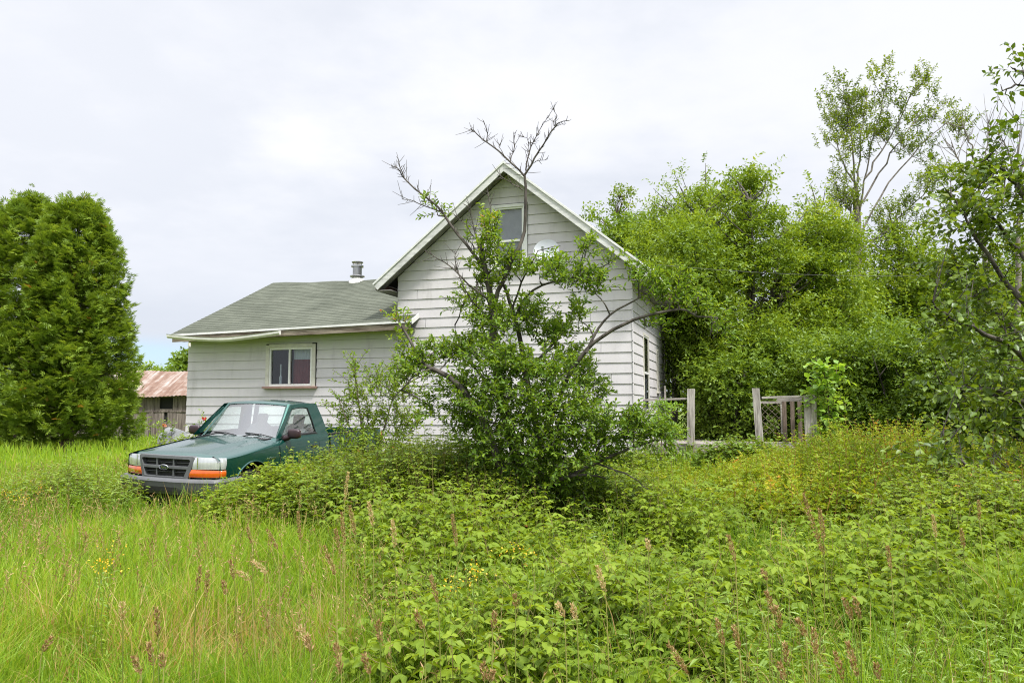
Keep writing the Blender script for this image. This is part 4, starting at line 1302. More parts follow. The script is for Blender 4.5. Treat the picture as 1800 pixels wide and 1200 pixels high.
class Wood:
    """collects limbs of one plant"""
    def __init__(s): s.parts = []; s.pts = []

    def limb(s, P, r0, r1, n=12, sides=7, rng=None, jit=0.0, power=1.0):
        q = curve_pts(P, n, rng, jit)
        rr = r1 + (r0 - r1) * (1 - np.linspace(0, 1, n)) ** power
        V, Q = tubes_np(q[None], rr[None], sides); s.parts.append((V, Q, np.zeros((0, 3), int), np.zeros(len(V)))); s.pts.append(q)
        return q

    def twigs(s, P, R_, sides=3):
        V, Q = tubes_np(P, R_, sides); s.parts.append((V, Q, np.zeros((0, 3), int), np.zeros(len(V))))

    def build(s, name, mat, parent):
        V, Q, T, A = merge(s.parts)
        return np_mesh(name, V, Q, None, mat, parent, smooth=True)


def bark(name, dark, light, scale=9.0):
    return simple(name, light, 0.9, col2=dark, vscale=scale, bump=0.8, bscale=30, stretch=(1, 1, 0.35), spec=0.2)


m_bark_dark = bark('dark_bark', (0.035, 0.03, 0.026), (0.13, 0.115, 0.10))
m_bark_grey = bark('grey_bark', (0.10, 0.088, 0.08), (0.29, 0.255, 0.23))
m_bark_brown = bark('brown_bark', (0.06, 0.045, 0.035), (0.20, 0.15, 0.12))


def sprays(rng, C, Rd, n, tl, nl, LL, LW, crown_c, tpl=T_FAST, out=.7, up=.35, rnd=.8, droop=.25, leafdown=.25, tint_c=None, tint_w=.35, flat=.9, lj=.3):
    """leafy twigs through a set of clumps.  C (m,3) centres, Rd (m,3) radii, n (m,) twigs each"""
    idx = np.repeat(np.arange(len(C)), n); N = len(idx)
    off = runit(rng, N) * (rng.random((N, 1)) ** (1 / 2.2))
    st = C[idx] + off * Rd[idx]
    o = nrm(nrm(st - crown_c) * .6 + off * .6)
    d = nrm(o * out + np.array([0, 0, up]) + runit(rng, N) * rnd)
    ln = tl * rng.uniform(.55, 1.25, N)
    t = (np.arange(nl) + .6) / nl
    # twig points bend down with length
    def along(tt): return st[:, None, :] + d[:, None, :] * (ln[:, None] * tt)[..., None] + np.array([0, 0, -1.]) * (droop * ln[:, None] * tt ** 2)[..., None]
    P = along(np.broadcast_to(t, (N, nl)))
    u = nrm(np.cross(d, np.array([.13, .21, 1.]))); w = np.cross(d, u)
    ph = rng.random((N, 1)) * 6.28 + np.arange(nl)[None] * 2.4
    rad = u[:, None, :] * np.cos(ph)[..., None] + w[:, None, :] * np.sin(ph)[..., None] * .7
    ax = d[:, None, :] * .55 + rad * .85 + np.array([0, 0, -leafdown]) + rng.normal(size=(N, nl, 3)) * .25
    upv = np.array([0, 0, 1.]) * flat + d[:, None, :] * -.1 + rng.normal(size=(N, nl, 3)) * .45
    if tint_c is None: tint_c = rng.random(len(C))
    tw = tint_c[idx][:, None] * (1 - tint_w) + tint_w * rng.random((N, nl))
    sc = rng.uniform(1 - lj, 1 + lj, (N, nl))
    f = lambda a: a.reshape(-1, 3)
    parts = leaf_arrays(tpl, f(P), f(ax), f(upv), (LL * sc).ravel(), (LW * sc).ravel(), np.clip(tw.ravel(), 0, 1))
    tp = along(np.broadcast_to(np.array([0, .5, 1.]), (N, 3)))
    return parts, tp


def auto_tree(name, label, cat, base, H, crowns, mat, bark_m, seed, leaf=(.11, .06), nclump=60, ntw=26, nl=9, tl=.5, clump_r=.55, trunk_r=.16, stems=1, group=None,
              fast=True, droop=.25, shell=.55, up=.35, tint_w=.4, show_twigs=False, tpl=None, limb_r=.03, spikes=0, leafdown=.25):
    """crowns: list of (centre offset from base, radii, share).  Returns the tree's empty"""
    rng = np.random.default_rng(seed)
    base = np.array(base, float); root = empty(name, base, 0, label, cat, group)
    wd = Wood()
    tot = sum(c[2] for c in crowns); C = []; Rd = []; cc = []
    for (o, r, sh) in crowns:
        k = max(3, int(nclump * sh / tot)); o = np.array(o, float); r = np.array(r, float)
        dd = runit(rng, k); rad = (shell + (1 - shell) * rng.random((k, 1))) * rng.uniform(.8, 1.12, (k, 1))
        C.append(o + dd * r * rad); Rd.append(np.ones((k, 3)) * clump_r * rng.uniform(.55, 1.25, (k, 1)) * np.array([1, 1, .75])); cc.append(np.repeat(o[None], k, 0))
        for _ in range(int(spikes * sh / tot)):
            a = rng.uniform(0, 6.28); q = rng.uniform(0, .8)
            top = o + np.array([math.cos(a) * q * r[0], math.sin(a) * q * r[1], r[2] * math.sqrt(max(0, 1 - q * q)) * rng.uniform(.95, 1.15)])
            for z in np.linspace(0, 1, 3): C[-1] = np.vstack([C[-1], top + np.array([0, 0, z * clump_r * 1.6])]); Rd[-1] = np.vstack([Rd[-1], np.array([[.45, .45, .5]]) * clump_r * (1.1 - .6 * z)]); cc[-1] = np.vstack([cc[-1], o])
    C = np.concatenate(C); Rd = np.concatenate(Rd); cc = np.concatenate(cc)
    keep = C[:, 2] > .15
    C, Rd, cc = C[keep], Rd[keep], cc[keep]
    ctr = np.average(np.array([c[0] for c in crowns], float), axis=0, weights=[c[2] for c in crowns])
    # stems
    S = []
    for k in range(stems):
        top = ctr * np.array([1, 1, 0]) + np.array([0, 0, H * .86])
        if stems > 1:
            a = 6.28 * k / stems + rng.uniform(-.4, .4); sp = np.array([c[1] for c in crowns]).max(0)
            top = top + np.array([math.cos(a) * sp[0] * .5, math.sin(a) * sp[1] * .5, -rng.uniform(0, .2) * H])
        b0 = np.array([rng.uniform(-.1, .1) * (stems > 1), rng.uniform(-.1, .1) * (stems > 1), -.15])
        q = wd.limb([b0, b0 + (top - b0) * np.array([.25, .25, .33]) + rng.normal(size=3) * .05 * H / 5, b0 + (top - b0) * np.array([.6, .6, .66]) + rng.normal(size=3) * .05 * H / 5, top], trunk_r, trunk_r * .12, 16, 8)
        S.append(q)
    allp = np.concatenate(S)
    for i in range(len(C)):
        dxy = np.linalg.norm(allp[:, :2] - C[i, :2], axis=1); want = C[i, 2] - .55 * dxy - .2
        j = np.argmin(np.abs(allp[:, 2] - want) + .5 * dxy + 10 * (allp[:, 2] > C[i, 2]))
        a = allp[j]; mid = (a + C[i]) / 2 + np.array([0, 0, -.06 * np.linalg.norm(C[i] - a)]) + rng.normal(size=3) * .06
        wd.limb([a, mid, C[i]], limb_r * rng.uniform(.7, 1.3), limb_r * .25, 7, 5)
    n = np.maximum(2, (ntw * (Rd[:, 0] / clump_r) ** 2 * rng.uniform(.6, 1.3, len(C))).astype(int))
    tc = np.clip(rng.normal(.5, .24, len(C)), 0, 1)
    lv, tp = sprays(rng, C, Rd, n, tl, nl, leaf[0], leaf[1], ctr, tpl or (T_FAST if fast else T_OVAL), droop=droop, up=up, tint_c=tc, tint_w=tint_w, leafdown=leafdown)
    if show_twigs: wd.twigs(tp, np.broadcast_to(np.array([.006, .004, .002]), tp.shape[:2]))
    wd.build('trunk', bark_m, root)
    build_leaves('crown', [lv], mat, root)
    return root


# leaf colours
m_lf_bright = leaf_mat('boxelder_leaf', [(0.0, (0.098, 0.178, 0.017)), (0.5, (0.172, 0.288, 0.027)), (0.85, (0.255, 0.372, 0.038)), (1.0, (0.34, 0.42, 0.055))], gloss=.04)
m_lf_mid = leaf_mat('mid_green_leaf', [(0.0, (0.074, 0.148, 0.018)), (0.5, (0.138, 0.245, 0.026)), (0.9, (0.205, 0.325, 0.036)), (1.0, (0.30, 0.38, 0.05))], gloss=.04)
m_lf_dark = leaf_mat('dark_green_leaf', [(0.0, (0.056, 0.114, 0.016)), (0.5, (0.106, 0.194, 0.022)), (0.9, (0.168, 0.268, 0.032)), (1.0, (0.24, 0.31, 0.045))], gloss=.04)
m_lf_plum = leaf_mat('plum_leaf', [(0.0, (0.048, 0.108, 0.016)), (0.45, (0.106, 0.212, 0.022)), (0.8, (0.20, 0.33, 0.032)), (0.965, (0.29, 0.41, 0.05)), (0.98, (0.46, 0.15, 0.05)), (1.0, (0.48, 0.25, 0.06))], trans=.40, gloss=.035, rough=.4)
m_lf_apple = leaf_mat('apple_leaf', [(0.0, (0.055, 0.105, 0.011)), (0.5, (0.115, 0.205, 0.016)), (0.9, (0.20, 0.30, 0.03)), (1.0, (0.34, 0.38, 0.04))], trans=.36, gloss=.06)
m_lf_ash = leaf_mat('ash_leaf', [(0.0, (0.085, 0.150, 0.016)), (0.5, (0.150, 0.245, 0.022)), (1.0, (0.24, 0.34, 0.04))], gloss=.04)
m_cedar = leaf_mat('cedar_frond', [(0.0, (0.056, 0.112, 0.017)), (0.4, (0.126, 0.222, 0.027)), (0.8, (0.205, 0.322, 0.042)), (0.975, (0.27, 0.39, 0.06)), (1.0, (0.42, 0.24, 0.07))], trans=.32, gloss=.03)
m_rasp = leaf_mat('raspberry_leaf', [(0.0, (0.085, 0.155, 0.013)), (0.5, (0.160, 0.260, 0.022)), (0.85, (0.24, 0.35, 0.034)), (0.965, (0.33, 0.41, 0.06)), (0.985, (0.42, 0.20, 0.06)), (1.0, (0.40, 0.24, 0.08))], trans=.40, gloss=.02)
m_bramble = leaf_mat('bramble_leaf', [(0.0, (0.075, 0.145, 0.013)), (0.5, (0.150, 0.250, 0.020)), (0.85, (0.24, 0.35, 0.03)), (0.97, (0.32, 0.40, 0.05)), (1.0, (0.42, 0.22, 0.06))], trans=.38, gloss=.04)
m_spirea = leaf_mat('meadowsweet_leaf', [(0.0, (0.10, 0.19, 0.017)), (0.45, (0.19, 0.30, 0.024)), (0.78, (0.31, 0.40, 0.034)), (0.94, (0.45, 0.45, 0.05)), (1.0, (0.56, 0.26, 0.05))], trans=.40, gloss=.02)
m_weed = leaf_mat('weed_leaf', [(0.000, (0.095, 0.180, 0.018)), (0.500, (0.176, 0.300, 0.028)), (0.900, (0.270, 0.408, 0.045)), (1.000, (0.378, 0.456, 0.060))], trans=.38)
m_lime = leaf_mat('lime_leaf', [(0.0, (0.15, 0.30, 0.03)), (0.5, (0.22, 0.41, 0.05)), (1.0, (0.31, 0.49, 0.08))], trans=.45)
m_grass = leaf_mat('grass_blade', [(0.0, (0.075, 0.165, 0.014)), (0.35, (0.155, 0.300, 0.020)), (0.65, (0.245, 0.405, 0.030)), (0.88, (0.35, 0.46, 0.055)), (0.93, (0.46, 0.38, 0.16)), (1.0, (0.40, 0.28, 0.14))], trans=.42, gloss=.03)
m_seed = leaf_mat('seed_head', [(0.0, (0.21, 0.135, 0.055)), (0.5, (0.345, 0.250, 0.120)), (1.0, (0.48, 0.38, 0.21))], trans=.2, gloss=.02)
m_straw = leaf_mat('pale_seed_head', [(0.0, (0.42, 0.34, 0.18)), (1.0, (0.62, 0.54, 0.34))], trans=.3, gloss=.02)
m_stalk = leaf_mat('green_stalk', [(0.0, (0.15, 0.22, 0.04)), (1.0, (0.36, 0.36, 0.12))], trans=.2, gloss=.03)
m_yellow = leaf_mat('yellow_petal', [(0.0, (0.62, 0.36, 0.01)), (1.0, (0.78, 0.56, 0.03))], trans=.3)
m_rose = leaf_mat('rose_petal', [(0.0, (0.55, 0.04, 0.05)), (1.0, (0.75, 0.16, 0.16))], trans=.3)
m_pink = leaf_mat('pink_petal', [(0.0, (0.50, 0.20, 0.22)), (1.0, (0.62, 0.34, 0.34))], trans=.3)
m_salmon = leaf_mat('salmon_petal', [(0.0, (0.50, 0.20, 0.12)), (1.0, (0.60, 0.32, 0.20))], trans=.3)
m_white_petal = leaf_mat('white_petal', [(0.0, (0.7, 0.7, 0.66)), (1.0, (0.8, 0.8, 0.78))], trans=.3)


# ------------------------------------------------------------------ ground
def build_ground():
    rr = np.concatenate([np.linspace(0, 30, 61), np.geomspace(31, 900, 40)])
    na = 160; A = np.linspace(0, 2 * np.pi, na, endpoint=False)
    X = rr[:, None] * np.cos(A); Y = rr[:, None] * np.sin(A) + 8
    V = np.stack([X, Y, gz(X, Y)], -1).reshape(-1, 3)
    i = np.arange(len(rr) - 1)[:, None] * na; j = np.arange(na)[None]; j2 = (j + 1) % na
    Q = np.stack([i + j, i + na + j, i + na + j2, i + j2], -1).reshape(-1, 4)
    m, nt, out = newmat('meadow_soil')
    tc = nd(nt, 'ShaderNodeTexCoord')
    n1 = nd(nt, 'ShaderNodeTexNoise', {0: tc.outputs['Object'], 'Scale': 0.5, 'Detail': 8.0, 'Roughness': 0.7})
    n2 = nd(nt, 'ShaderNodeTexNoise', {0: tc.outputs['Object'], 'Scale': 9.0, 'Detail': 5.0, 'Roughness': 0.7})
    a = nd(nt, 'ShaderNodeMath', {0: n1.outputs[0], 1: n2.outputs[0]}, operation='ADD')
    p = nd(nt, 'ShaderNodeBsdfPrincipled', {'Roughness': 0.95, 'Specular IOR Level': 0.1})
    nt.links.new(ramp(nt, a.outputs[0], [(0.8, (0.055, 0.06, 0.018)), (1.0, (0.10, 0.15, 0.03)), (1.2, (0.17, 0.22, 0.04))]), p.inputs['Base Color'])
    b = nd(nt, 'ShaderNodeBump', {'Strength': 1.0, 'Distance': 0.08, 'Height': n2.outputs[0]}); nt.links.new(b.outputs[0], p.inputs['Normal'])
    nt.links.new(p.outputs[0], out.inputs[0])
    o = np_mesh('ground', V, Q, None, m, None, smooth=True); tag(o, 'overgrown meadow ground under grass and brush', 'ground', kind='structure')


build_ground()


def vnoise(x, y, s, seed=0):
    """cheap smooth 2-D value noise 0..1"""
    x = np.asarray(x) / s + 17.3 * seed; y = np.asarray(y) / s - 9.1 * seed
    xi = np.floor(x); yi = np.floor(y); fx = x - xi; fy = y - yi
    fx = fx * fx * (3 - 2 * fx); fy = fy * fy * (3 - 2 * fy)
    h = lambda a, b: np.modf(np.abs(np.sin(a * 127.1 + b * 311.7 + seed * 13.7) * 43758.5453))[0]
    return (h(xi, yi) * (1 - fx) + h(xi + 1, yi) * fx) * (1 - fy) + (h(xi, yi + 1) * (1 - fx) + h(xi + 1, yi + 1) * fx) * fy


def in_house(x, y, m=0.1):
    rx = (x - HC[0]) * HR[0] + (y - HC[1]) * HR[1]; ry = (x - HC[0]) * HS[0] + (y - HC[1]) * HS[1]
    a = (rx > -10.8 - m) & (rx < m) & (ry > -m) & (ry < 6.6)
    b = (rx > -.1) & (rx < 3.5) & (ry > 1.35) & (ry < 4.35)
    return a | b


def in_truck(x, y, m=0.0):
    c, s = math.cos(TRUCK_YAW), math.sin(TRUCK_YAW); dx, dy = x - TRUCK_POS[0], y - TRUCK_POS[1]
    lx = dx * c + dy * s; ly = -dx * s + dy * c
    return (np.abs(lx) < .92 + m) & (ly > -.05 - m) & (ly < 4.9 + m)


def scatter(rng, n, y0, y1, power=1.0, side=.74, pad=1.2):
    """points over the wedge of ground the view can reach; power > 0 favours the near part"""
    u = rng.random(n)
    e = 2 - power
    y = (y0 ** e + u * (y1 ** e - y0 ** e)) ** (1 / e)
    x = (rng.random(n) * 2 - 1) * (side * y + pad)
    return x, y


def brush_mask(x, y):
    """1 where brambles and weeds grow over the grass (right half and under the plum tree)"""
    edge = -0.35 - .23 * (y - 3.0) + .5 * (vnoise(x, y, 1.3, 3) - .5)
    edge = np.where(y < 4.2, edge + (4.2 - y) * .9, edge)
    return sstep(x, edge - .3, edge + .5)


def blades(rng, x, y, h, w, tint, lean=.35, seg=3):
    n = len(x); base = np.stack([x, y, gz(x, y) - .02], -1)
    a = rng.random(n) * 6.283; dirv = np.stack([np.cos(a), np.sin(a), np.zeros(n)], -1)
    bend = np.abs(rng.normal(0, lean, n)) + .05
    f = rng.random(n) * 6.283; face = np.stack([np.cos(f), np.sin(f), np.zeros(n)], -1)
    V = []
    for k in range(seg + 1):
        t = k / seg
        p = base + dirv * (bend * h * t ** 2)[:, None] + np.array([0, 0, 1.]) * (h * (t - .28 * np.minimum(bend, 1.2) * t ** 2.5))[:, None]
        ww = w * (1 - t ** 1.6) * (.75 + .5 * t)
        if k < seg: V += [p - face * (ww / 2)[:, None], p + face * (ww / 2)[:, None]]
        else: V.append(p)
    m = 2 * seg + 1
    V = np.stack(V, 1).reshape(-1, 3); o = (np.arange(n) * m)[:, None]
    Q = np.concatenate([o + np.array([[2 * k, 2 * k + 1, 2 * k + 3, 2 * k + 2]]) for k in range(seg - 1)]) if seg > 1 else np.zeros((0, 4), int)
    T = o + np.array([[2 * seg - 2, 2 * seg - 1, 2 * seg]])
    return V, Q, T, np.repeat(tint, m)


def build_grass():
    rng = np.random.default_rng(11)
    parts = []
    # near and middle meadow
    x, y = scatter(rng, int(330000 * DENS), 1.7, 17, 1.45)
    bm_ = brush_mask(x, y)
    patch = sstep(vnoise(x, y, 1.1, 8), .45, .7)
    keep = (rng.random(len(x)) > bm_ * (.80 - .40 * patch * (y < 6))) & ~in_house(x, y) & ~in_truck(x, y)
    x, y = x[keep], y[keep]
    tuft = vnoise(x, y, .35, 1); big = vnoise(x, y, 2.2, 2)
    h = (.12 + .36 * tuft + .12 * big) * rng.uniform(.55, 1.25, len(x))
    h = h * (1 + .35 * brush_mask(x, y) * (y < 8))
    h = np.where(y < 3.2, h * .85, h) * (1 + .55 * np.exp(-((x + 4.3) / 1.6) ** 2 - ((y - 10.3) / .5) ** 2))
    d = np.hypot(x, y); w = .0040 + .00062 * d
    w = w * rng.uniform(.6, 1.5, len(x))
    tint = np.clip(.18 + .46 * big + .26 * (tuft - .5) + rng.normal(0, .20, len(x)) - .14 * brush_mask(x, y), 0, .9)
    th = np.exp(-(((x + 1.75) / .7) ** 2 + ((y - 5.0) / .55) ** 2)); dry = rng.random(len(x)) < .035 + .45 * th + .10 * sstep(vnoise(x, y, .8, 19), .62, .8); tint = np.where(dry, rng.uniform(.92, 1, len(x)), tint)
    parts.append(blades(rng, x, y, h, w, tint, lean=.5))
    # far field to the left and behind
    x, y = scatter(rng, int(70000 * DENS), 15, 75, 1.2, .78, 3)
    keep = ~in_house(x, y) & ((x < -4) | (y < 19))
    x, y = x[keep], y[keep]
    big = vnoise(x, y, 5, 2)
    d = np.hypot(x, y)
    parts.append(blades(rng, x, y, rng.uniform(.25, .6, len(x)), (.005 + .0011 * d), np.clip(.40 + .38 * big + rng.normal(0, .14, len(x)), 0, 1), seg=2))
    o = build_leaves('meadow_grass', parts, m_grass); tag(o, 'tall yellow-green meadow grass around the truck and house', 'grass', kind='stuff')
    # fine open seed heads through the meadow
    x, y = scatter(rng, int(4200 * DENS), 2.0, 16, 1.2)
    keep = (brush_mask(x, y) < .55) & ~in_house(x, y) & ~in_truck(x, y) & (vnoise(x, y, 1.4, 5) > .36); x, y = x[keep], y[keep]
    n = len(x); h = rng.uniform(.35, .62, n); b = np.stack([x, y, gz(x, y)], -1); ln = rng.normal(0, .10, (n, 2))
    top = b + np.concatenate([ln, h[:, None]], 1); mid = (b + top) / 2 - np.concatenate([ln * .3, np.zeros((n, 1))], 1)
    V, Q = tubes_np(np.stack([b, mid, top], 1), np.broadcast_to(np.array([.0018, .0015, .001]), (n, 3)) * (1 + .09 * y[:, None]), 3)
    st = (V, Q, np.zeros((0, 3), int), np.repeat(rng.random(n), 9))
    k = 9; t = np.tile(np.linspace(.72, 1.0, k), n); P = np.repeat(b, k, 0) + (np.repeat(top, k, 0) - np.repeat(b, k, 0)) * t[:, None]
    ax = runit(rng, n * k) * .8 + np.array([0, 0, .8]); s = np.repeat(1 + .07 * y, k)
    hd = leaf_arrays(T_FAST, P, ax, runit(rng, n * k), .030 * rng.uniform(.6, 1.2, n * k) * s ** .5, .0055 * s, np.repeat(rng.random(n), k) * .7 + .3 * rng.random(n * k))
    o = build_leaves('grass_seed_heads', [hd], m_seed); tag(o, 'fine tan seed heads standing over the meadow grass', 'seed heads', kind='stuff')
    build_leaves('stems', [st], m_stalk, o)


def stem_plants(rng, x, y, h, nn, leaf, wid, tri=True, lean=.22, start=.25, tint=None, tpl=T_OVAL, tw=.35, petiole=.05, flat=.9, stem_r=.003, leafdown=.25, upk=.15):
    """upright or arching stems carrying leaves (tri: three leaflets per node)"""
    n = len(x); base = np.stack([x, y, gz(x, y) - .02], -1)
    a = rng.random(n) * 6.283; dv = np.stack([np.cos(a), np.sin(a), np.zeros(n)], -1); bend = np.abs(rng.normal(0, lean, n)) + .05
    def pt(t): return base[:, None, :] + dv[:, None, :] * (bend * h)[:, None, None] * (t ** 1.8)[..., None] + np.array([0, 0, 1.]) * (h[:, None] * (t - .3 * bend[:, None] * t ** 3))[..., None]
    t = start + (1 - start) * (np.arange(nn) + .5) / nn
    t = np.broadcast_to(t, (n, nn)); P = pt(t)
    ph = rng.random((n, 1)) * 6.28 + np.arange(nn)[None] * 2.4
    rad = np.stack([np.cos(ph), np.sin(ph), np.zeros_like(ph)], -1)
    shrink = 1 - .45 * np.clip((t - .75) / .25, 0, 1)
    up = np.where(t > .9, .7, upk)[..., None]
    axis = nrm(rad + np.array([0, 0, 1.]) * up + rng.normal(size=(n, nn, 3)) * .2)
    if tint is None: tint = rng.random(n)
    tt = tint[:, None] * (1 - tw) + tw * rng.random((n, nn)) + .12 * (t - .6)
    tip = P + axis * (petiole * shrink)[..., None]
    parts = []
    f = lambda q: q.reshape(-1, 3)
    sc = shrink * rng.uniform(.7, 1.25, (n, nn))
    upv = np.array([0, 0, 1.]) * flat + rng.normal(size=(n, nn, 3)) * .35
    angs = (0, 1.15, -1.15) if tri else (0,)
    for k, an in enumerate(angs):
        sd = np.cross(axis, np.array([0, 0, 1.])); sd = nrm(sd)
        ax = axis * math.cos(an) + sd * math.sin(an) + np.array([0, 0, -leafdown])
        s = 1.0 if k == 0 else .85
        parts.append(leaf_arrays(tpl, f(tip), f(ax), f(upv), (leaf * sc * s).ravel(), (wid * sc * s).ravel(), np.clip(tt.ravel(), 0, 1)))
    S = pt(np.broadcast_to(np.array([0, .4, .75, 1.]), (n, 4)))
    V, Q = tubes_np(S, np.broadcast_to(np.array([1, .9, .7, .4]), (n, 4)) * stem_r, 3)
    return parts, (V, Q, np.zeros((0, 3), int), np.repeat(tint, 12))


m_cane = leaf_mat('green_cane', [(0.0, (0.12, 0.16, 0.04)), (1.0, (0.26, 0.20, 0.09))], trans=.1, gloss=.03)
m_redcane = leaf_mat('reddish_stem', [(0.0, (0.13, 0.07, 0.03)), (1.0, (0.32, 0.14, 0.05))], trans=.1, gloss=.03)


def poly_mask(x, y, pts):
    inside = np.zeros(len(x), bool); n = len(pts); j = n - 1
    for i in range(n):
        xi, yi = pts[i]; xj, yj = pts[j]
        c = ((yi > y) != (yj > y)) & (x < (xj - xi) * (y - yi) / (yj - yi + 1e-12) + xi)
        inside ^= c; j = i
    return inside


def build_brush():
    rng = np.random.default_rng(21)
    # raspberry canes: foreground centre and right, rising to a mound under the plum tree
    x, y = scatter(rng, int(17500 * DENS), 2.3, 13.5, 1.1)
    b = brush_mask(x, y); clump = vnoise(x, y, .9, 4)
    keep = (rng.random(len(x)) < b * (.12 + .98 * sstep(clump, .32, .60))) & ~in_house(x, y) & ~in_truck(x, y, .1)
    keep &= ~((x > 2.6) & (y > 10.2) & (rng.random(len(x)) < .7)) & ~((x > .48 * y) & (y < 6.5) & (rng.random(len(x)) < .5))
    x, y = x[keep], y[keep]
    mound = np.exp(-(((x + .2) / 2.0) ** 2 + ((y - 8.9) / 2.2) ** 2))
    h = (.12 + .40 * vnoise(x, y, .9, 4) + .26 * vnoise(x, y, .3, 6) + .42 * mound) * rng.uniform(.55, 1.35, len(x))
    h = np.where(y < 4.5, h * .85, h) * (1 + .35 * sstep(x, 1.0, 3.0) * sstep(y, 5.5, 8.0))
    parts, st = stem_plants(rng, x, y, h * np.where((x > 1.8) & (y > 9.5), .6, 1.0), 9, .084, .046, lean=.36, leafdown=.42, tint=np.clip(.25 + .45 * vnoise(x, y, .8, 9) + rng.normal(0, .14, len(x)), 0, .97))
    o = build_leaves('raspberry_thicket', parts, m_rasp); tag(o, 'light green raspberry thicket filling the foreground and the foot of the plum tree', 'raspberry canes', kind='stuff')
    build_leaves('canes', [st], m_cane, o)
    # darker low leaves under the canes, bottom of the brush
    x, y = scatter(rng, int(9000 * DENS), 2.3, 13, 1.2)
    keep = (rng.random(len(x)) < brush_mask(x, y) * (.15 + .85 * sstep(vnoise(x, y, .7, 23), .4, .6))) & ~in_house(x, y) & ~in_truck(x, y, .1); x, y = x[keep], y[keep]
    parts, st = stem_plants(rng, x, y, (.14 + .40 * vnoise(x, y, .7, 23)) * rng.uniform(.6, 1.3, len(x)) * np.where((x > 1.8) & (y > 9.5), .6, 1.0), 14, .072, .016, tri=False, lean=.25, tint=np.clip(.2 + .5 * vnoise(x, y, .5, 25) + rng.normal(0, .15, len(x)), 0, 1))
    o = build_leaves('low_weeds', parts, m_weed); tag(o, 'low narrow-leaved weeds between the raspberry canes', 'weeds', kind='stuff')
    build_leaves('stems', [st], m_cane, o)
    # meadowsweet: yellow-green with reddish stems, right of the plum tree in front of the deck
    n = int(5000 * DENS); x = rng.uniform(1.8, 9.5, n); y = rng.uniform(7.2, 15.6, n)
    d = (x - 5.3) / 3.5; e = (y - 11.4) / 3.6
    keep = (d * d + e * e < rng.uniform(.5, 1.15, n)) & ~in_house(x, y, .05); x, y = x[keep], y[keep]
    top = np.interp(x / y, [.15, .24, .32, .40, .48, .55, .65], [.62, .70, .95, 1.28, 1.42, 1.25, 1.1])
    h = np.maximum(.25, (top * (.74 + .42 * vnoise(x, y, .55, 12)) - .8 * gz(x, y)) * rng.uniform(.6, 1.08, len(x)))
    parts, st = stem_plants(rng, x, y, h, 16, .064, .027, tri=True, lean=.24, flat=.25, leafdown=-.1, upk=.75, start=.3, tint=np.clip(.16 + .60 * vnoise(x, y, .7, 14) + rng.normal(0, .17, len(x)), 0, 1), tw=.3, tpl=T_OVAL, stem_r=.004, petiole=.03)
    o = build_leaves('meadowsweet_thicket', parts, m_spirea); tag(o, 'yellow-green meadowsweet thicket with reddish stems in front of the deck', 'meadowsweet', kind='stuff')
    build_leaves('stems', [st], m_redcane, o)
    # weeds beside the truck
    def patch(name, label, cx, cy, rx, ry, n, hh, mat, leaf, wid, tri, seed, nn=12, group=None):
        r = np.random.default_rng(seed); n = int(n * DENS)
        u = runit(r, n)[:, :2] * np.sqrt(r.random((n, 1))); x = cx + u[:, 0] * rx * 1.1; y = cy + u[:, 1] * ry * 1.1
        k = ~in_truck(x, y, .04) & ~in_house(x, y); x, y = x[k], y[k]
        h = hh * r.uniform(.6, 1.08, len(x)) * (1 - .35 * (((x - cx) / rx) ** 2 + ((y - cy) / ry) ** 2))
        h = np.maximum(h, .12)
        parts, st = stem_plants(r, x, y, h, nn, leaf, wid, tri=tri, lean=.18, start=.2, tint=np.clip(r.normal(.5, .22, len(x)), 0, 1))
        o = build_leaves(name, parts, mat); tag(o, label, 'weeds', kind='stuff', group=group); build_leaves('stems', [st], m_cane, o)
    c = at(128, 850, 10.9); patch('goldenrod_patch', 'leafy green goldenrod patch left of the truck bumper', c[0], 10.9, 1.0, .8, 420, .98, m_weed, .085, .02, False, 31, 20)
    c = at(500, 850, 10.3); patch('bramble_patch', 'light green bramble patch along the driver side of the truck', c[0], 10.35, 1.05, 1.0, 620, .90, m_rasp, .078, .042, True, 32, 13)
    c = at(590, 850, 11.2); patch('bramble_patch', 'tall bramble patch between the truck bed and the plum tree', c[0], 11.2, 1.1, 1.2, 700, 1.15, m_bramble, .065, .036, True, 33, 14)
    c = at(300, 760, 17.5); patch('flower_bed_plants', 'leafy bed plants at the left corner of the house behind the truck', c[0] + .7, 16.6, 1.1, .6, 300, .72, m_rasp, .09, .05, True, 34, 10)
    c = at(1730, 900, 7.8); patch('bramble_patch', 'dark bramble mound under the apple tree at the right edge', c[0], 7.8, 1.1, 1.3, 700, .95, m_bramble, .062, .036, True, 45, 13)
    c = at(1105, 850, 14.0); patch('bramble_patch', 'brush at the right front corner of the house beside the deck', c[0], 14.2, .9, .6, 380, .78, m_bramble, .075, .042, True, 46, 12)
    c = at(655, 850, 9.9); patch('bramble_patch', 'dense bramble mound between the slender sapling and the plum tree', c[0], 9.9, 1.0, .9, 560, 1.22, m_bramble, .062, .036, True, 36, 15)
    c = at(775, 850, 9.5); patch('bramble_patch', 'tall tangled bramble mound against the left side of the plum tree', c[0], 9.6, .95, .9, 620, 1.45, m_bramble, .060, .034, True, 37, 17)
    c = at(850, 900, 8.6); patch('bramble_patch', 'low bramble mound in front of the plum tree foot at the left', c[0], 8.7, .9, .6, 420, .95, m_bramble, .062, .036, True, 38, 12)
    c = at(1085, 860, 9.2); patch('bramble_patch', 'bramble mound under the right limbs of the plum tree', c[0], 9.4, .9, .7, 420, .85, m_bramble, .062, .036, True, 39, 12)
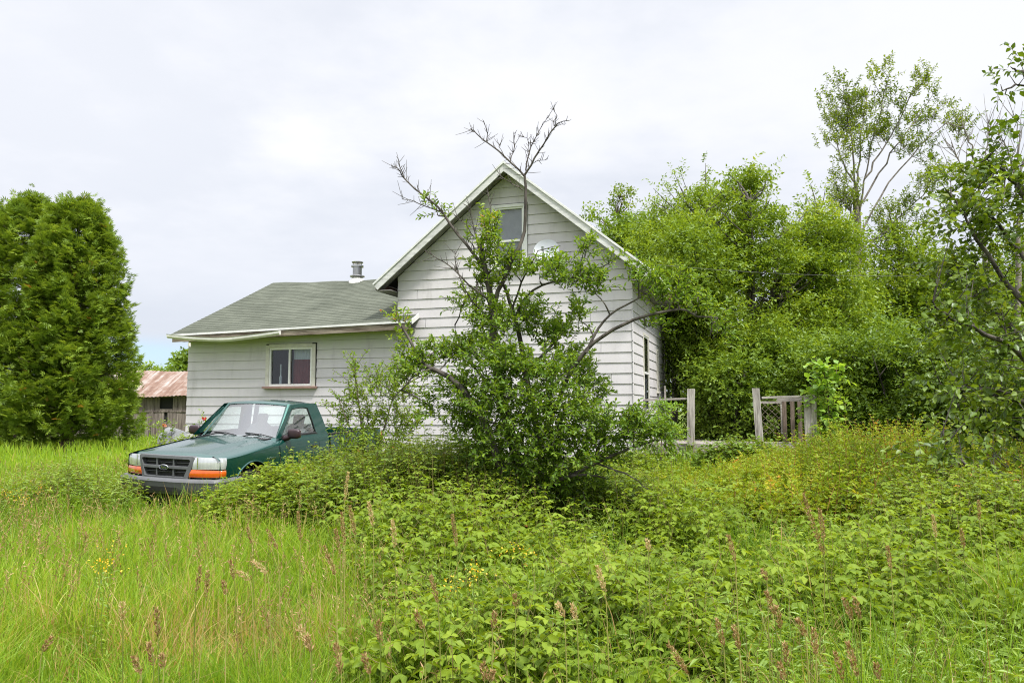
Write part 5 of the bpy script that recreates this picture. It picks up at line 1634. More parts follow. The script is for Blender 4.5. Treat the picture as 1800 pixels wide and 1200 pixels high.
    c = at(715, 850, 12.6); patch('bramble_patch', 'brush along the house wall behind the plum tree', c[0], 13.2, 1.9, .8, 620, 1.15, m_bramble, .075, .042, True, 40, 13)
    c = at(1265, 800, 15.2); patch('vine_cover', 'dark green vines climbing over the deck steps', c[0] + .40, 14.9, .95, .5, 420, .78, m_lf_mid, .10, .085, False, 35, 10)


# ------------------------------------------------------------------ plum tree in the middle
def build_plum():
    rng = np.random.default_rng(5); Y0 = 9.2
    base = at(935, 945, Y0); base[2] = gz(base[0], base[1])
    root = empty('plum_tree', base, 0, 'scraggly old plum tree with bare top branches in front of the gable', 'tree')
    W = lambda p: at(p[0], p[1], Y0 + (p[2] if len(p) > 2 else 0)) - base
    wd = Wood()

    def L(pts, r0, r1, n=14, jit=.006, sides=7): return wd.limb([W(p) for p in pts], r0, r1, n, sides, rng, jit)
    L([(935, 950, 0), (930, 870, .05), (905, 790, .1), (882, 700, 0), (870, 610, -.05), (864, 530, 0), (852, 470, 0), (845, 430, .05)], .085, .022, 26)
    L([(932, 930, 0), (950, 850, .2), (945, 760, .3), (925, 660, .35), (905, 560, .3), (885, 500, .2)], .06, .018, 18)
    L([(925, 900, 0), (880, 820, -.3), (850, 740, -.4), (800, 672, -.3), (745, 640, -.2), (722, 600, -.15), (700, 562, -.1)], .055, .010, 18)
    L([(760, 648, -.25), (728, 662, -.3), (702, 690, -.3), (690, 705, -.3)], .014, .004, 9)
    L([(866, 545, 0), (880, 500, -.1), (905, 450, -.15), (920, 410, -.1), (924, 360, -.1), (922, 308, -.05)], .030, .015, 14)
    bare = []
    bare.append(L([(922, 310, -.05), (900, 288, 0), (872, 262, .05), (850, 246, .1), (835, 232, .12), (827, 226, .12)], .013, .004, 12))
    bare.append(L([(855, 250, .1), (856, 232, .1), (850, 212, .1)], .006, .003, 6))
    bare.append(L([(897, 285, 0), (903, 262, .05), (903, 232, .1)], .006, .003, 6))
    bare.append(L([(886, 274, 0), (880, 262, 0), (878, 254, 0)], .005, .002, 5))
    bare.append(L([(922, 308, -.05), (938, 282, -.1), (960, 248, -.15), (976, 220, -.2), (1000, 212, -.25)], .014, .004, 12))
    bare.append(L([(974, 222, -.2), (977, 205, -.2), (973, 188, -.2)], .006, .002, 6))
    bare.append(L([(924, 300, -.05), (932, 262, 0), (945, 235, .05), (966, 203, .1)], .009, .003, 9))
    bare.append(L([(930, 270, 0), (928, 245, .1), (918, 240, .1)], .005, .002, 6))
    bare.append(L([(940, 284, -.1), (958, 280, -.1), (962, 280, -.1)], .004, .002, 5))
    bare.append(L([(920, 335, -.1), (900, 322, -.1), (882, 312, -.1), (874, 300, -.1)], .007, .003, 8))
    bare.append(L([(858, 480, 0), (828, 440, .1), (795, 398, .2), (768, 362, .3), (745, 345, .35), (715, 318, .4), (700, 298, .42), (688, 292, .45)], .022, .004, 18))
    bare.append(L([(775, 372, .28), (745, 362, .3), (722, 352, .3), (706, 350, .3)], .008, .003, 8))
    bare.append(L([(712, 316, .4), (702, 290, .4), (697, 268, .4)], .006, .002, 7))
    bare.append(L([(862, 530, 0), (830, 505, -.1), (795, 472, -.15), (765, 452, -.2), (748, 442, -.2)], .013, .003, 11))
    bare.append(L([(850, 470, 0), (840, 430, .05), (832, 395, .05), (826, 360, .05)], .010, .003, 10))
    bare.append(L([(846, 440, 0), (858, 400, .05), (862, 365, .1), (856, 330, .1)], .009, .003, 10))
    bare.append(L([(836, 420, .05), (815, 392, .0), (800, 378, 0)], .006, .002, 7))
    bare.append(L([(860, 560, 0), (825, 520, -.3), (805, 480, -.35), (800, 440, -.35)], .009, .003, 9))
    # right-hand side
    L([(945, 800, .3), (975, 720, .1), (1005, 650, -.1), (1040, 605, -.2), (1085, 575, -.3), (1140, 554, -.35), (1198, 545, -.4), (1226, 556, -.4), (1262, 558, -.4)], .032, .009, 24, .004)
    L([(1262, 558, -.4), (1252, 572, -.4), (1248, 590, -.4)], .010, .004, 6)
    L([(1030, 620, -.2), (1050, 580, -.2), (1078, 548, -.25), (1116, 528, -.3), (1135, 515, -.3)], .018, .008, 12, .003)
    L([(905, 560, .3), (925, 520, .2), (962, 497, 0), (1000, 490, -.1), (1040, 478, -.15), (1072, 462, -.2)], .018, .005, 12)
    L([(1010, 490, -.1), (1022, 455, -.1), (1030, 430, -.1)], .008, .003, 7)
    L([(895, 560, .2), (915, 500, .1), (932, 468, 0), (948, 440, 0), (985, 432, 0)], .014, .004, 12)
    L([(930, 900, 0), (975, 845, -.4), (1020, 835, -.5), (1065, 840, -.5)], .03, .008, 10)
    L([(935, 870, .1), (985, 845, -.3), (1050, 815, -.5), (1100, 790, -.6), (1150, 775, -.6)], .032, .008, 12)
    L([(1050, 815, -.5), (1105, 835, -.7), (1140, 860, -.8)], .012, .005, 8)
    L([(880, 700, 0), (830, 640, .4), (800, 580, .5), (818, 530, .5)], .022, .005, 12)
    L([(880, 720, 0), (940, 640, .5), (985, 590, .7), (1010, 540, .7)], .03, .006, 12)
    # spur twigs on the bare branches
    S = []
    for q in bare:
        ln = np.linalg.norm(np.diff(q, axis=0), axis=1).sum()
        for _ in range(int(ln / .026)):
            k = rng.uniform(.15, len(q) - 1.01); i = int(k); p = q[i] + (q[i + 1] - q[i]) * (k - i); dd = nrm(q[i + 1] - q[i])
            v = nrm(np.cross(dd, rng.normal(size=3)) + dd * .7 + np.array([0, 0, .25])); l = rng.uniform(.03, .12) * (1 + (rng.random() < .2) * 1.3)
            S.append([p, p + v * l * .5, p + v * l + np.array([0, 0, .01])])
    wd.twigs(np.array(S), np.broadcast_to(np.array([.0042, .0034, .0022]), (len(S), 3)))
    # leafy clumps: px, py, rx, ry, dy, twigs, tint
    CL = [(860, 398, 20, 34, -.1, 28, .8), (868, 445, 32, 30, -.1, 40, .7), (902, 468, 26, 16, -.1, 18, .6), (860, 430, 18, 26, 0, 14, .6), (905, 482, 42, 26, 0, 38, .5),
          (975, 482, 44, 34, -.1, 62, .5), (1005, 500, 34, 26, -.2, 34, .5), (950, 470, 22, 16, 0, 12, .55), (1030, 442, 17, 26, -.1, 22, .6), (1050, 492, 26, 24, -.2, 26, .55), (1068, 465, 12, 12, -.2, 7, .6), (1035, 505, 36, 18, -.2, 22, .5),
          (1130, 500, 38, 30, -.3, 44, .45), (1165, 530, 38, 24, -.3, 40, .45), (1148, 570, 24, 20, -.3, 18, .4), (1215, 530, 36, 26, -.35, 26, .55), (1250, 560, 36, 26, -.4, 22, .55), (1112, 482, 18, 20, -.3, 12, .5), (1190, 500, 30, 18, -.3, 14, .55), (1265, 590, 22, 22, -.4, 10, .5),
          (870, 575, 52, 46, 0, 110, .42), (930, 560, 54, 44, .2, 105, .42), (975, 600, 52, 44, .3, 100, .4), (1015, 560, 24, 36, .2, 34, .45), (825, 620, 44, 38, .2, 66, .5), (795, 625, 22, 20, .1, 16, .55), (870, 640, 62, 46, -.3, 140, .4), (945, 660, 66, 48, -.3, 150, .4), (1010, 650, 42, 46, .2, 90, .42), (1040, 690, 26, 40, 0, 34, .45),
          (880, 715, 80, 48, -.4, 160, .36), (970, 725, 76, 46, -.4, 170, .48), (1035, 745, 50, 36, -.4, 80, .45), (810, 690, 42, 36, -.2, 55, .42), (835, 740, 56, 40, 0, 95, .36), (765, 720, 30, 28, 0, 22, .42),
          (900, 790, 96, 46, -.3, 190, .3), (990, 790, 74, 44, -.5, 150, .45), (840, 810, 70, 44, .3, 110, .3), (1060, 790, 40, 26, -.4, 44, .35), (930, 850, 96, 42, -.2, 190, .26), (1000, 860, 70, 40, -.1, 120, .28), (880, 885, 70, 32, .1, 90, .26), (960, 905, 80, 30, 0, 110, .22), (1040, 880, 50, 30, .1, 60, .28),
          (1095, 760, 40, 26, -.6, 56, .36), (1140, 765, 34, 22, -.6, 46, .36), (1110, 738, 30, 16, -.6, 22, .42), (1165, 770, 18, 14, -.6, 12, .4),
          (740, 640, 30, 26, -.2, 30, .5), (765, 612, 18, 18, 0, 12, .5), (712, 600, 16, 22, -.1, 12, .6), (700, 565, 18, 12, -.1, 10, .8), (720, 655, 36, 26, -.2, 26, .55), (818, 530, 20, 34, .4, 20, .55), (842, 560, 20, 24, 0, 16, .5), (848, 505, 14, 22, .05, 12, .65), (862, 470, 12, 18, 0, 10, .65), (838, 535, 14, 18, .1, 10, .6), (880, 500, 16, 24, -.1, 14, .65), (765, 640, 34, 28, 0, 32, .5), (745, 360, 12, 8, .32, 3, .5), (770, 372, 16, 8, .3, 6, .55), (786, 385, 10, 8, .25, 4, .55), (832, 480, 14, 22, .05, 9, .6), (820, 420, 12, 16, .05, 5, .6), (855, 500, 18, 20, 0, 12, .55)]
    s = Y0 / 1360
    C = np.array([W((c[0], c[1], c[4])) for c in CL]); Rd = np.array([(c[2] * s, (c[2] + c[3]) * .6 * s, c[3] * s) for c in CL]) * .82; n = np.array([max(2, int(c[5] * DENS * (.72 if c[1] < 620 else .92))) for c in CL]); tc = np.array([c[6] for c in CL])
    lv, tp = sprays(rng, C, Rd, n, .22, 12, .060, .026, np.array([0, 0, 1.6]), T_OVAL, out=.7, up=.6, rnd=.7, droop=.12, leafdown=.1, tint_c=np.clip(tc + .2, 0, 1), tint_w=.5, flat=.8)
    wd.twigs(tp, np.broadcast_to(np.array([.0045, .0032, .002]), tp.shape[:2]))
    # connect clumps to the framework
    allp = np.concatenate(wd.pts)
    for c in C:
        j = np.argmin(np.linalg.norm(allp - (c - np.array([0, 0, .15])), axis=1))
        if np.linalg.norm(allp[j] - c) > .12: wd.limb([allp[j], (allp[j] + c) / 2 + rng.normal(size=3) * .03, c], .012, .004, 6, 5)
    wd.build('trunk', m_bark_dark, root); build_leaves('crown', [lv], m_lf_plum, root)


# ------------------------------------------------------------------ other trees
def cedar(px, Y, top_py, rad, seed, label):
    rng = np.random.default_rng(seed); b = at(px, 790, Y); b[2] = gz(b[0], b[1])
    H = at(px, top_py, Y)[2] - b[2]
    root = empty('cedar_tree', b, 0, label, 'tree', 'cedars on the left')
    wd = Wood(); wd.limb([(0, 0, -.2), (.05, 0, H * .4), (0, .05, H * .97)], .24, .02, 14, 9)
    nb = int(680 * DENS)
    prof = lambda t: rad * np.minimum(1, (1 - t) ** .38 * 1.03) * (.82 + .18 * sstep(t, 0, .2)) + .08
    parts = []
    for b_ in range(nb):
        tb = rng.random() ** .85; a = rng.random() * 6.283; dirv = np.array([math.cos(a), math.sin(a), 0.])
        Rr = float(prof(np.array(tb))) * rng.uniform(.78, 1.08) * (.82 + .32 * float(vnoise(math.cos(a) * 2.4 + seed, math.sin(a) * 2.4 + tb * 6.5, 1.0, seed))) * (1 - .5 * (rng.random() < .35) * rng.random())
        z = .6 + tb * (H - .85); bl = rng.uniform(.7, 1.15) * (.55 + .45 * (1 - tb)); lift = rng.uniform(.0, .8); tilt = rng.normal(0, .8)
        nf = int(44 * (.55 + .45 * (1 - tb))); u = rng.random(nf) ** .8; side = rng.normal(0, .30, nf) * (.35 + .65 * np.sin(np.pi * np.clip(u, .05, .95))) * bl
        sv = np.array([-math.sin(a), math.cos(a), tilt]); sv /= np.linalg.norm(sv)
        P = dirv * (Rr - bl + bl * u)[:, None] + sv * side[:, None] + np.array([0, 0, 1.]) * (z - .25 * bl + lift * bl * u ** 1.6 + rng.normal(0, .15, nf))[:, None]
        P[:, 2] = np.maximum(P[:, 2], .4)
        ax = nrm(dirv * .8 + sv * np.sign(side)[:, None] * .6 + np.array([0, 0, .45]) + rng.normal(size=(nf, 3)) * .38)
        up = nrm(np.array([0, 0, .9]) - dirv * .25 + rng.normal(size=(nf, 3)) * .5)
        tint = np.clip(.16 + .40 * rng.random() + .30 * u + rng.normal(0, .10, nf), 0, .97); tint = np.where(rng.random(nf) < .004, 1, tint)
        parts.append((P, ax, up, tint))
    P, ax, up, tint = (np.concatenate([q[k] for q in parts]) for k in range(4))
    sz = rng.uniform(.18, .34, len(P))
    for _ in range(70):
        a = rng.uniform(0, 6.28); tt = rng.uniform(.03, .92); q = prof(tt) * .9
        z = .35 + tt * (H - .35); wd.limb([(0, 0, z - .25 * q), (math.cos(a) * q * .5, math.sin(a) * q * .5, z - .12 * q), (math.cos(a) * q, math.sin(a) * q, z + .1)], .035, .008, 7, 5)
    wd.build('trunk', m_bark_brown, root)
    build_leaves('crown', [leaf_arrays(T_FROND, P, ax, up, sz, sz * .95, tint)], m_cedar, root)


def build_trees():
    D = DENS
    cedar(118, 31, 350, 2.85, 41, 'tall dark cedar nearest the barn, right of its twin'); cedar(32, 31.6, 346, 3.3, 42, 'tall dark cedar cut by the left edge, left of its twin')

    def base(px, Y):
        b = at(px, 700, Y); b[2] = gz(b[0], b[1]); return b

    def rel(b, px, py, Y): return at(px, py, Y) - b
    k = lambda px, Y: px * Y / 1360.0
    # bright green box elders behind the deck
    b = base(1310, 21)
    auto_tree('box_elder_tree', 'bright yellow-green box elder, tallest round crown behind the deck', 'tree', b, 8.6,
              [(rel(b, 1315, 445, 21), (k(78, 21), 1.9, k(92, 21)), 2.6), (rel(b, 1215, 490, 19.7), (k(66, 21), 1.6, k(80, 21)), 1.9), (rel(b, 1405, 500, 22.3), (k(62, 21), 1.6, k(88, 21)), 1.9), (rel(b, 1265, 580, 20.3), (k(95, 21), 1.5, k(75, 21)), 1.8), (rel(b, 1380, 600, 20.9), (k(95, 21), 1.5, k(75, 21)), 1.8), (rel(b, 1330, 640, 19.6), (k(150, 21), 1.3, k(60, 21)), 1.8), (rel(b, 1312, 350, 21), (k(26, 21), .6, k(32, 21)), .3), (rel(b, 1255, 400, 21), (k(26, 21), .6, k(34, 21)), .22)],
              m_lf_bright, m_bark_dark, 51, (.112, .050), int(270), int(36 * D), 11, .56, .50, .13, stems=4, spikes=26, up=.5)
    b = base(1185, 24.6)
    auto_tree('box_elder_tree', 'green box elder between the house roof and the tallest box elder', 'tree', b, 8.4,
              [(rel(b, 1190, 430, 24.6), (k(62, 23), 1.5, k(72, 23)), 2), (rel(b, 1150, 460, 24.6), (k(55, 23), 1.4, k(60, 23)), 1.2), (rel(b, 1215, 540, 24.4), (k(80, 23), 1.6, k(90, 23)), 2), (rel(b, 1240, 370, 24.6), (k(30, 23), .8, k(38, 23)), .6)],
              m_lf_bright, m_bark_dark, 52, (.112, .050), 95, int(42 * D), 10, .6, .6, .12, stems=2, spikes=14, up=.5)
    b = base(1085, 29)
    auto_tree('poplar_tree', 'dark leafy tree showing over the right roof slope of the house', 'tree', b, 9.0,
              [(rel(b, 1090, 440, 29), (k(75, 29), 1.8, k(62, 29)), 2), (rel(b, 1130, 480, 29), (k(80, 29), 1.8, k(90, 29)), 2.5)], m_lf_mid, m_bark_brown, 53, (.15, .08), 80, int(32 * D), 9, .6, .65, .15)
    b = base(1095, 30.5)
    auto_tree('aspen_tree', 'thin sparse aspen top rising above the house roof', 'tree', b, 11.3,
              [(rel(b, 1097, 375, 30.5), (k(20, 30), .5, k(62, 30)), 2), (rel(b, 1040, 385, 30.5), (k(10, 30), .3, k(26, 30)), .35)], m_lf_ash, m_bark_brown, 54, (.11, .08), 30, int(8 * D), 7, .45, .32, .09)
    b = base(1430, 22.5)
    auto_tree('maple_tree', 'mid green maple to the right of the tallest box elder', 'tree', b, 7.6,
              [(rel(b, 1440, 450, 22.5), (k(55, 22), 1.5, k(70, 22)), 1.6), (rel(b, 1440, 560, 22), (k(90, 22), 1.7, k(85, 22)), 2.3)], m_lf_bright, m_bark_dark, 55, (.112, .056), 85, int(38 * D), 9, .55, .62, .12, spikes=10)
    b = base(1575, 25)
    auto_tree('maple_tree', 'mid green maple behind the tall thin ash', 'tree', b, 7.4,
              [(rel(b, 1580, 500, 25), (k(85, 25), 1.9, k(80, 25)), 2.2), (rel(b, 1530, 570, 24.5), (k(95, 25), 1.9, k(90, 25)), 2), (rel(b, 1650, 560, 25), (k(90, 25), 1.9, k(95, 25)), 2)], m_lf_bright, m_bark_dark, 56, (.12, .062), 115, int(40 * D), 9, .6, .7, .14, spikes=10)
    b = base(1730, 26)
    auto_tree('maple_tree', 'dark maple at the right edge behind the apple tree', 'tree', b, 7.0,
              [(rel(b, 1740, 560, 26), (k(120, 26), 2, k(85, 26)), 2), (rel(b, 1830, 520, 26), (k(110, 26), 2, k(110, 26)), 2)], m_lf_mid, m_bark_dark, 57, (.14, .08), 80, int(30 * D), 9, .6, .75, .14)
    # understory shrubs along the wood's edge
    und = [(1250, 20.5, 590, 48, 760, m_lf_dark, 'dark shrub right behind the side windows of the house'),
           (1285, 18.6, 610, 62, 780, m_lf_mid, 'dark shrub behind the gap between the two deck posts'),
           (1375, 18.6, 610, 80, 770, m_lf_mid, 'dark shrub behind the lattice panel of the deck'),
           (1480, 17.5, 590, 85, 760, m_lf_mid, 'green shrub right of the bright lime sapling'),
           (1580, 16.5, 590, 95, 770, m_lf_mid, 'wide green shrub under the tall thin ash'),
           (1690, 15.5, 600, 100, 780, m_lf_dark, 'dark shrub under the apple tree at the right'),
           (1800, 14.8, 580, 100, 780, m_lf_dark, 'dark shrub cut by the right edge of the view')]
    for i, (px, Y, ty, hw, by, mt, lab) in enumerate(und):
        b = base(px, Y); zt_ = at(px, ty, Y)[2] - b[2]
        auto_tree('shrub', lab, 'shrub', b, zt_, [((0, 0, zt_ * .62), (k(hw, Y) * 1.15, 1.1, zt_ * .40), 2), ((.2, -.2, zt_ * .30), (k(hw, Y) * 1.2, 1.0, zt_ * .30), 1.4)], mt, m_bark_dark, 60 + i, (.095, .052), 62, int(34 * D), 9, .42, .44, .05, stems=4, group='understory shrubs behind the deck', limb_r=.016, tint_w=.5)
    # ivy-like saplings by the deck
    b = base(1452, 15.6); r = np.random.default_rng(71); zt_ = at(1432, 640, 15.6)[2] - b[2]
    root = empty('basswood_sapling', b, 0, 'bright lime green broad-leaved sapling beside the right deck post', 'sapling')
    wd = Wood(); q = wd.limb([(0, 0, -.1), (.05, 0, zt_ * .5), (-.03, 0, zt_)], .022, .006, 12)
    C = np.array([(r.normal(0, .10 + .20 * (1 - z)), r.normal(0, .15), zt_ * z) for z in np.linspace(.2, .99, 26)]); Rd = np.ones((26, 3)) * .16
    lv, tp = sprays(r, C, Rd, np.full(26, 6), .26, 4, .13, .105, np.array([0, 0, zt_ * .5]), T_OVAL, up=.3, droop=.3, leafdown=.35, flat=1.2)
    wd.twigs(tp, np.broadcast_to(np.array([.006, .004, .003]), tp.shape[:2])); wd.build('trunk', m_bark_brown, root); build_leaves('crown', [lv], m_lime, root)
    b = base(1158, 15.6); r = np.random.default_rng(72); zt_ = at(1158, 712, 15.6)[2] - b[2]
    root = empty('sumac_sapling', b, 0, 'light green sapling with drooping leaves in front of the deck rail', 'sapling')
    wd = Wood(); wd.limb([(0, 0, -.1), (.04, 0, zt_ * .5), (0, 0, zt_)], .015, .005, 10)
    m_ = 16; C = np.array([(r.normal(0, .16), r.normal(0, .12), zt_ * z) for z in np.linspace(.35, .95, m_)]); lv, tp = sprays(r, C, np.ones((m_, 3)) * .12, np.full(m_, 5), .42, 11, .11, .03, np.array([0, 0, zt_ * .5]), T_FAST, up=.2, droop=.5, leafdown=.3)
    wd.twigs(tp, np.broadcast_to(np.array([.005, .004, .002]), tp.shape[:2])); wd.build('trunk', m_bark_brown, root); build_leaves('crown', [lv], m_lime, root)
    # light sapling left of the plum tree, over the truck bed
    Y = 10.6; b = base(632, Y); r = np.random.default_rng(73)
    root = empty('plum_sapling', b, 0, 'slender light-leaved sapling rising in front of the truck bed', 'sapling')
    wd = Wood(); W = lambda px, py, dy=0: at(px, py, Y + dy) - b
    wd.limb([W(645, 880), W(640, 790), W(632, 720), W(622, 640)], .022, .004, 12); wd.limb([W(650, 870), W(668, 780, .2), W(690, 700, .3), W(700, 650, .3)], .018, .004, 12); wd.limb([W(640, 800), W(610, 740, -.2), W(596, 700, -.2)], .01, .003, 8)
    wd.limb([W(690, 700, .3), W(720, 672, .3), W(755, 655, .3)], .012, .006, 8)
    CL = [(622, 660, 14, 24, 11), (635, 700, 22, 24, 16), (610, 715, 20, 20, 12), (600, 745, 20, 16, 12), (650, 740, 26, 28, 22), (680, 690, 24, 30, 22), (700, 655, 18, 20, 12), (660, 680, 20, 24, 14), (640, 780, 34, 24, 24), (690, 740, 28, 30, 26), (612, 780, 26, 22, 16), (720, 700, 20, 20, 14), (680, 790, 36, 26, 26), (715, 745, 26, 26, 22), (640, 830, 40, 26, 24)]
    s = Y / 1360; C = np.array([W(c[0], c[1], r.normal(0, .15)) for c in CL]); Rd = np.array([(c[2] * s, c[2] * s, c[3] * s) for c in CL])
    lv, tp = sprays(r, C, Rd, np.array([max(2, int(c[4] * 1.8 * D)) for c in CL]), .26, 9, .052, .025, np.array([0, 0, .8]), T_OVAL, up=.55, droop=.1, tint_c=np.clip(r.normal(.8, .1, len(CL)), 0, .95), tint_w=.3)
    wd.twigs(tp, np.broadcast_to(np.array([.004, .003, .002]), tp.shape[:2])); wd.build('trunk', m_bark_brown, root); build_leaves('crown', [lv], m_lf_plum, root)

    # tall thin ash
    Y = 24.5; b = base(1508, Y); r = np.random.default_rng(81)
    root = empty('ash_tree', b, 0, 'tall thin ash with grey trunk and sparse crown standing above the others', 'tree')
    wd = Wood(); W = lambda px, py, dy=0: at(px, py, Y + dy) - b
    wd.limb([W(1508, 800), W(1508, 600), W(1506, 480), W(1507, 390), W(1503, 330)], .20, .09, 16, 9)
    limbs = [[(1503, 340, 0), (1498, 264, .1), (1490, 199, .2), (1482, 150, .2)], [(1506, 390, 0), (1520, 314, -.3), (1540, 223, -.4), (1562, 137, -.5)], [(1508, 420, 0), (1550, 340, .4), (1610, 264, .7), (1660, 219, .9), (1690, 200, .9)],
             [(1506, 370, 0), (1560, 281, .3), (1600, 223, .4), (1640, 166, .5)], [(1504, 350, 0), (1510, 273, .4), (1520, 191, .6), (1530, 150, .6)], [(1508, 450, 0), (1560, 400, -.4), (1620, 345, -.6), (1650, 314, -.6)], [(1506, 400, 0), (1488, 350, -.3), (1470, 326, -.4)], [(1505, 330, 0), (1480, 281, -.2), (1466, 215, -.3)], [(1520, 314, -.3), (1570, 232, -.5), (1610, 150, -.6)], [(1507, 480, 0), (1480, 420, .3), (1462, 400, .4)], [(1507, 440, 0), (1540, 420, .5), (1600, 400, .6)]]
    C = []
    for l in limbs:
        q = wd.limb([W(*p) for p in l], .034, .008, 14, 6, r, .025)
        for t in np.linspace(.5, 1, 8): C.append(q[int(t * 13)] + r.normal(size=3) * .24)
    C = np.array(C); Rd = np.ones((len(C), 3)) * .36 * r.uniform(.6, 1.3, (len(C), 1))
    for c in C:
        a = np.concatenate(wd.pts[1:]); j = np.argmin(np.linalg.norm(a - c + np.array([0, 0, .3]), axis=1)); wd.limb([a[j], (a[j] + c) / 2, c], .016, .006, 5, 4)
    lv, tp = sprays(r, C, Rd, np.maximum(2, (20 * D * (Rd[:, 0] / .42) ** 1.5).astype(int)), .42, 11, .10, .045, np.array([0, 0, 5.]), T_FAST, up=.75, rnd=.6, droop=.1, leafdown=.2)
    wd.twigs(tp, np.broadcast_to(np.array([.009, .006, .004]), tp.shape[:2])); wd.build('trunk', m_bark_grey, root); build_leaves('crown', [lv], m_lf_ash, root)

    # dead trees behind the apple tree
    def dead(px, Y, limbs, seed, lab):
        b = base(px, Y); r = np.random.default_rng(seed); wd = Wood(); W = lambda px, py, dy=0: at(px, py, Y + dy) - b
        for l, r0 in limbs:
            q = wd.limb([W(*p) for p in l], r0, .008, 14, 6, r, .02)
            if r0 < .08:
                for _ in range(12):
                    i = r.integers(3, 13); p = q[i]; dd = nrm(q[i] - q[i - 1]); v = nrm(dd + r.normal(size=3) * .45 + np.array([0, 0, .15])); l_ = r.uniform(.4, 1.2)
                    wd.limb([p, p + v * l_ * .5 + r.normal(size=3) * .04, p + v * l_ + np.array([0, 0, .1])], .013, .004, 6, 4)
        root = empty('dead_tree', b, 0, lab, 'dead tree', 'dead trees on the right'); wd.build('trunk', m_bark_grey, root)
    dead(1730, 24, [([(1735, 760), (1735, 500), (1722, 380), (1718, 300)], .12), ([(1718, 330), (1712, 270), (1700, 240), (1690, 215)], .035), ([(1718, 330), (1690, 290), (1672, 250)], .03), ([(1720, 340), (1735, 260), (1738, 210)], .03), ([(1720, 370), (1700, 330), (1660, 290), (1645, 300)], .03)], 91, 'bare grey dead tree, left of the two above the apple tree')
    dead(1780, 23, [([(1785, 760), (1790, 420), (1783, 310)], .12), ([(1783, 315), (1770, 260), (1740, 222)], .035), ([(1783, 320), (1790, 260), (1785, 200)], .035), ([(1785, 330), (1810, 250), (1822, 210)], .04), ([(1783, 315), (1760, 280), (1735, 262)], .03)], 92, 'bare grey dead tree, right of the two above the apple tree')

    # near apple tree on the right: trunk just outside the frame, limbs reaching in
    Y = 9.6; b = base(1850, Y); r = np.random.default_rng(95)
    root = empty('apple_tree', b, 0, 'dark broad-leaved apple tree reaching in from the right edge', 'tree')
    wd = Wood(); W = lambda px, py, dy=0: at(px, py, Y + dy) - b
    wd.limb([W(1850, 960), W(1852, 760), W(1845, 560), W(1835, 400), W(1850, 280)], .13, .04, 16, 9)
    limbs = [[(1846, 600), (1790, 520, .2), (1730, 440, .3), (1700, 390, .3), (1672, 345, .3)], [(1838, 420), (1800, 350, -.2), (1760, 300, -.3), (1735, 280, -.3)], [(1850, 700), (1790, 620, -.3), (1720, 580, -.5), (1670, 560, -.5), (1640, 530, -.5)], [(1850, 760), (1790, 700, -.2), (1720, 680, -.3), (1660, 690, -.3)], [(1852, 840), (1780, 850, -.5), (1720, 835, -.8), (1680, 800, -.9), (1650, 780, -.9)], [(1840, 500), (1790, 440, .5), (1740, 380, .6), (1700, 330, .6)], [(1850, 290), (1850, 210, 0), (1830, 160, 0), (1790, 150, 0), (1762, 160, 0)], [(1850, 640), (1760, 560, .6), (1695, 500, .8), (1660, 475, .8)], [(1830, 160, 0), (1800, 130, 0), (1780, 120, 0)], [(1850, 650), (1900, 500, 0), (1960, 400, 0)], [(1850, 700), (1920, 640, 0), (1990, 600, 0)]]
    C = []; tn = []
    for l in limbs:
        q = wd.limb([W(*p) for p in l], .04, .008, 16, 6, r, .012)
        far = l[-1][1] < 200
        for t in np.linspace(.62 if far else .28, 1, 4 if far else 12): C.append(q[int(t * 15)] + r.normal(size=3) * (.05 if far else .15)); tn.append(3.2 if far else 15)
    for (px, py, rx, ry, n_) in [(1720, 330, 40, 35, 9), (1770, 400, 60, 60, 14), (1680, 400, 40, 40, 9), (1740, 480, 60, 40, 10), (1660, 480, 40, 40, 6), (1780, 560, 60, 50, 12), (1700, 620, 70, 50, 14), (1770, 680, 60, 60, 14), (1720, 760, 70, 40, 12), (1790, 800, 50, 50, 12), (1910, 420, 60, 60, 12), (1970, 500, 60, 60, 12), (1900, 300, 50, 50, 9), (1960, 620, 60, 50, 12), (1860, 240, 40, 40, 7), (1910, 560, 60, 60, 12)]:
        for _ in range(n_): C.append(W(px + r.normal() * rx * .6, py + r.normal() * ry * .6, r.normal() * .5)); tn.append(9)
    C = np.array(C); tn = np.array(tn)
    a = np.concatenate(wd.pts)
    for c, t_ in zip(C, tn):
        j = np.argmin(np.linalg.norm(a - c + np.array([0, 0, .1]), axis=1)); wd.limb([a[j], (a[j] + c) / 2, c], .009, .004, 5, 4)
    Rd = np.ones((len(C), 3)) * .17
    lv, tp = sprays(r, C, Rd, np.maximum(2, (tn * .42 * D).astype(int)), .26, 7, .085, .054, np.array([0, 0, 2.5]), T_OVAL, up=.3, droop=.25, leafdown=.4, tint_w=.45)
    wd.twigs(tp, np.broadcast_to(np.array([.004, .003, .002]), tp.shape[:2])); wd.build('trunk', m_bark_dark, root); build_leaves('crown', [lv], m_lf_apple, root)

    # wood closing the view behind, and far trees at the left
    r = np.random.default_rng(99); n = int(30000 * D); x = r.uniform(4, 46, n); y = r.uniform(30, 42, n)
    top = 5.2 + 2.2 * vnoise(x, y, 3.5, 3); z = top * r.random(n) ** .8
    lv = leaf_arrays(T_FAST, np.stack([x, y, z], -1), runit(r, n) + np.array([0, 0, -.2]), np.array([0, 0, 1.]) + r.normal(size=(n, 3)) * .5, r.uniform(.25, .45, n), r.uniform(.15, .28, n), np.clip(vnoise(x, z, 1.6, 5) * .7 + r.random(n) * .3, 0, 1))
    o = build_leaves('far_wood', [lv], m_lf_dark); tag(o, 'dense dark wood closing the view behind the right-hand trees', 'wood', kind='stuff')
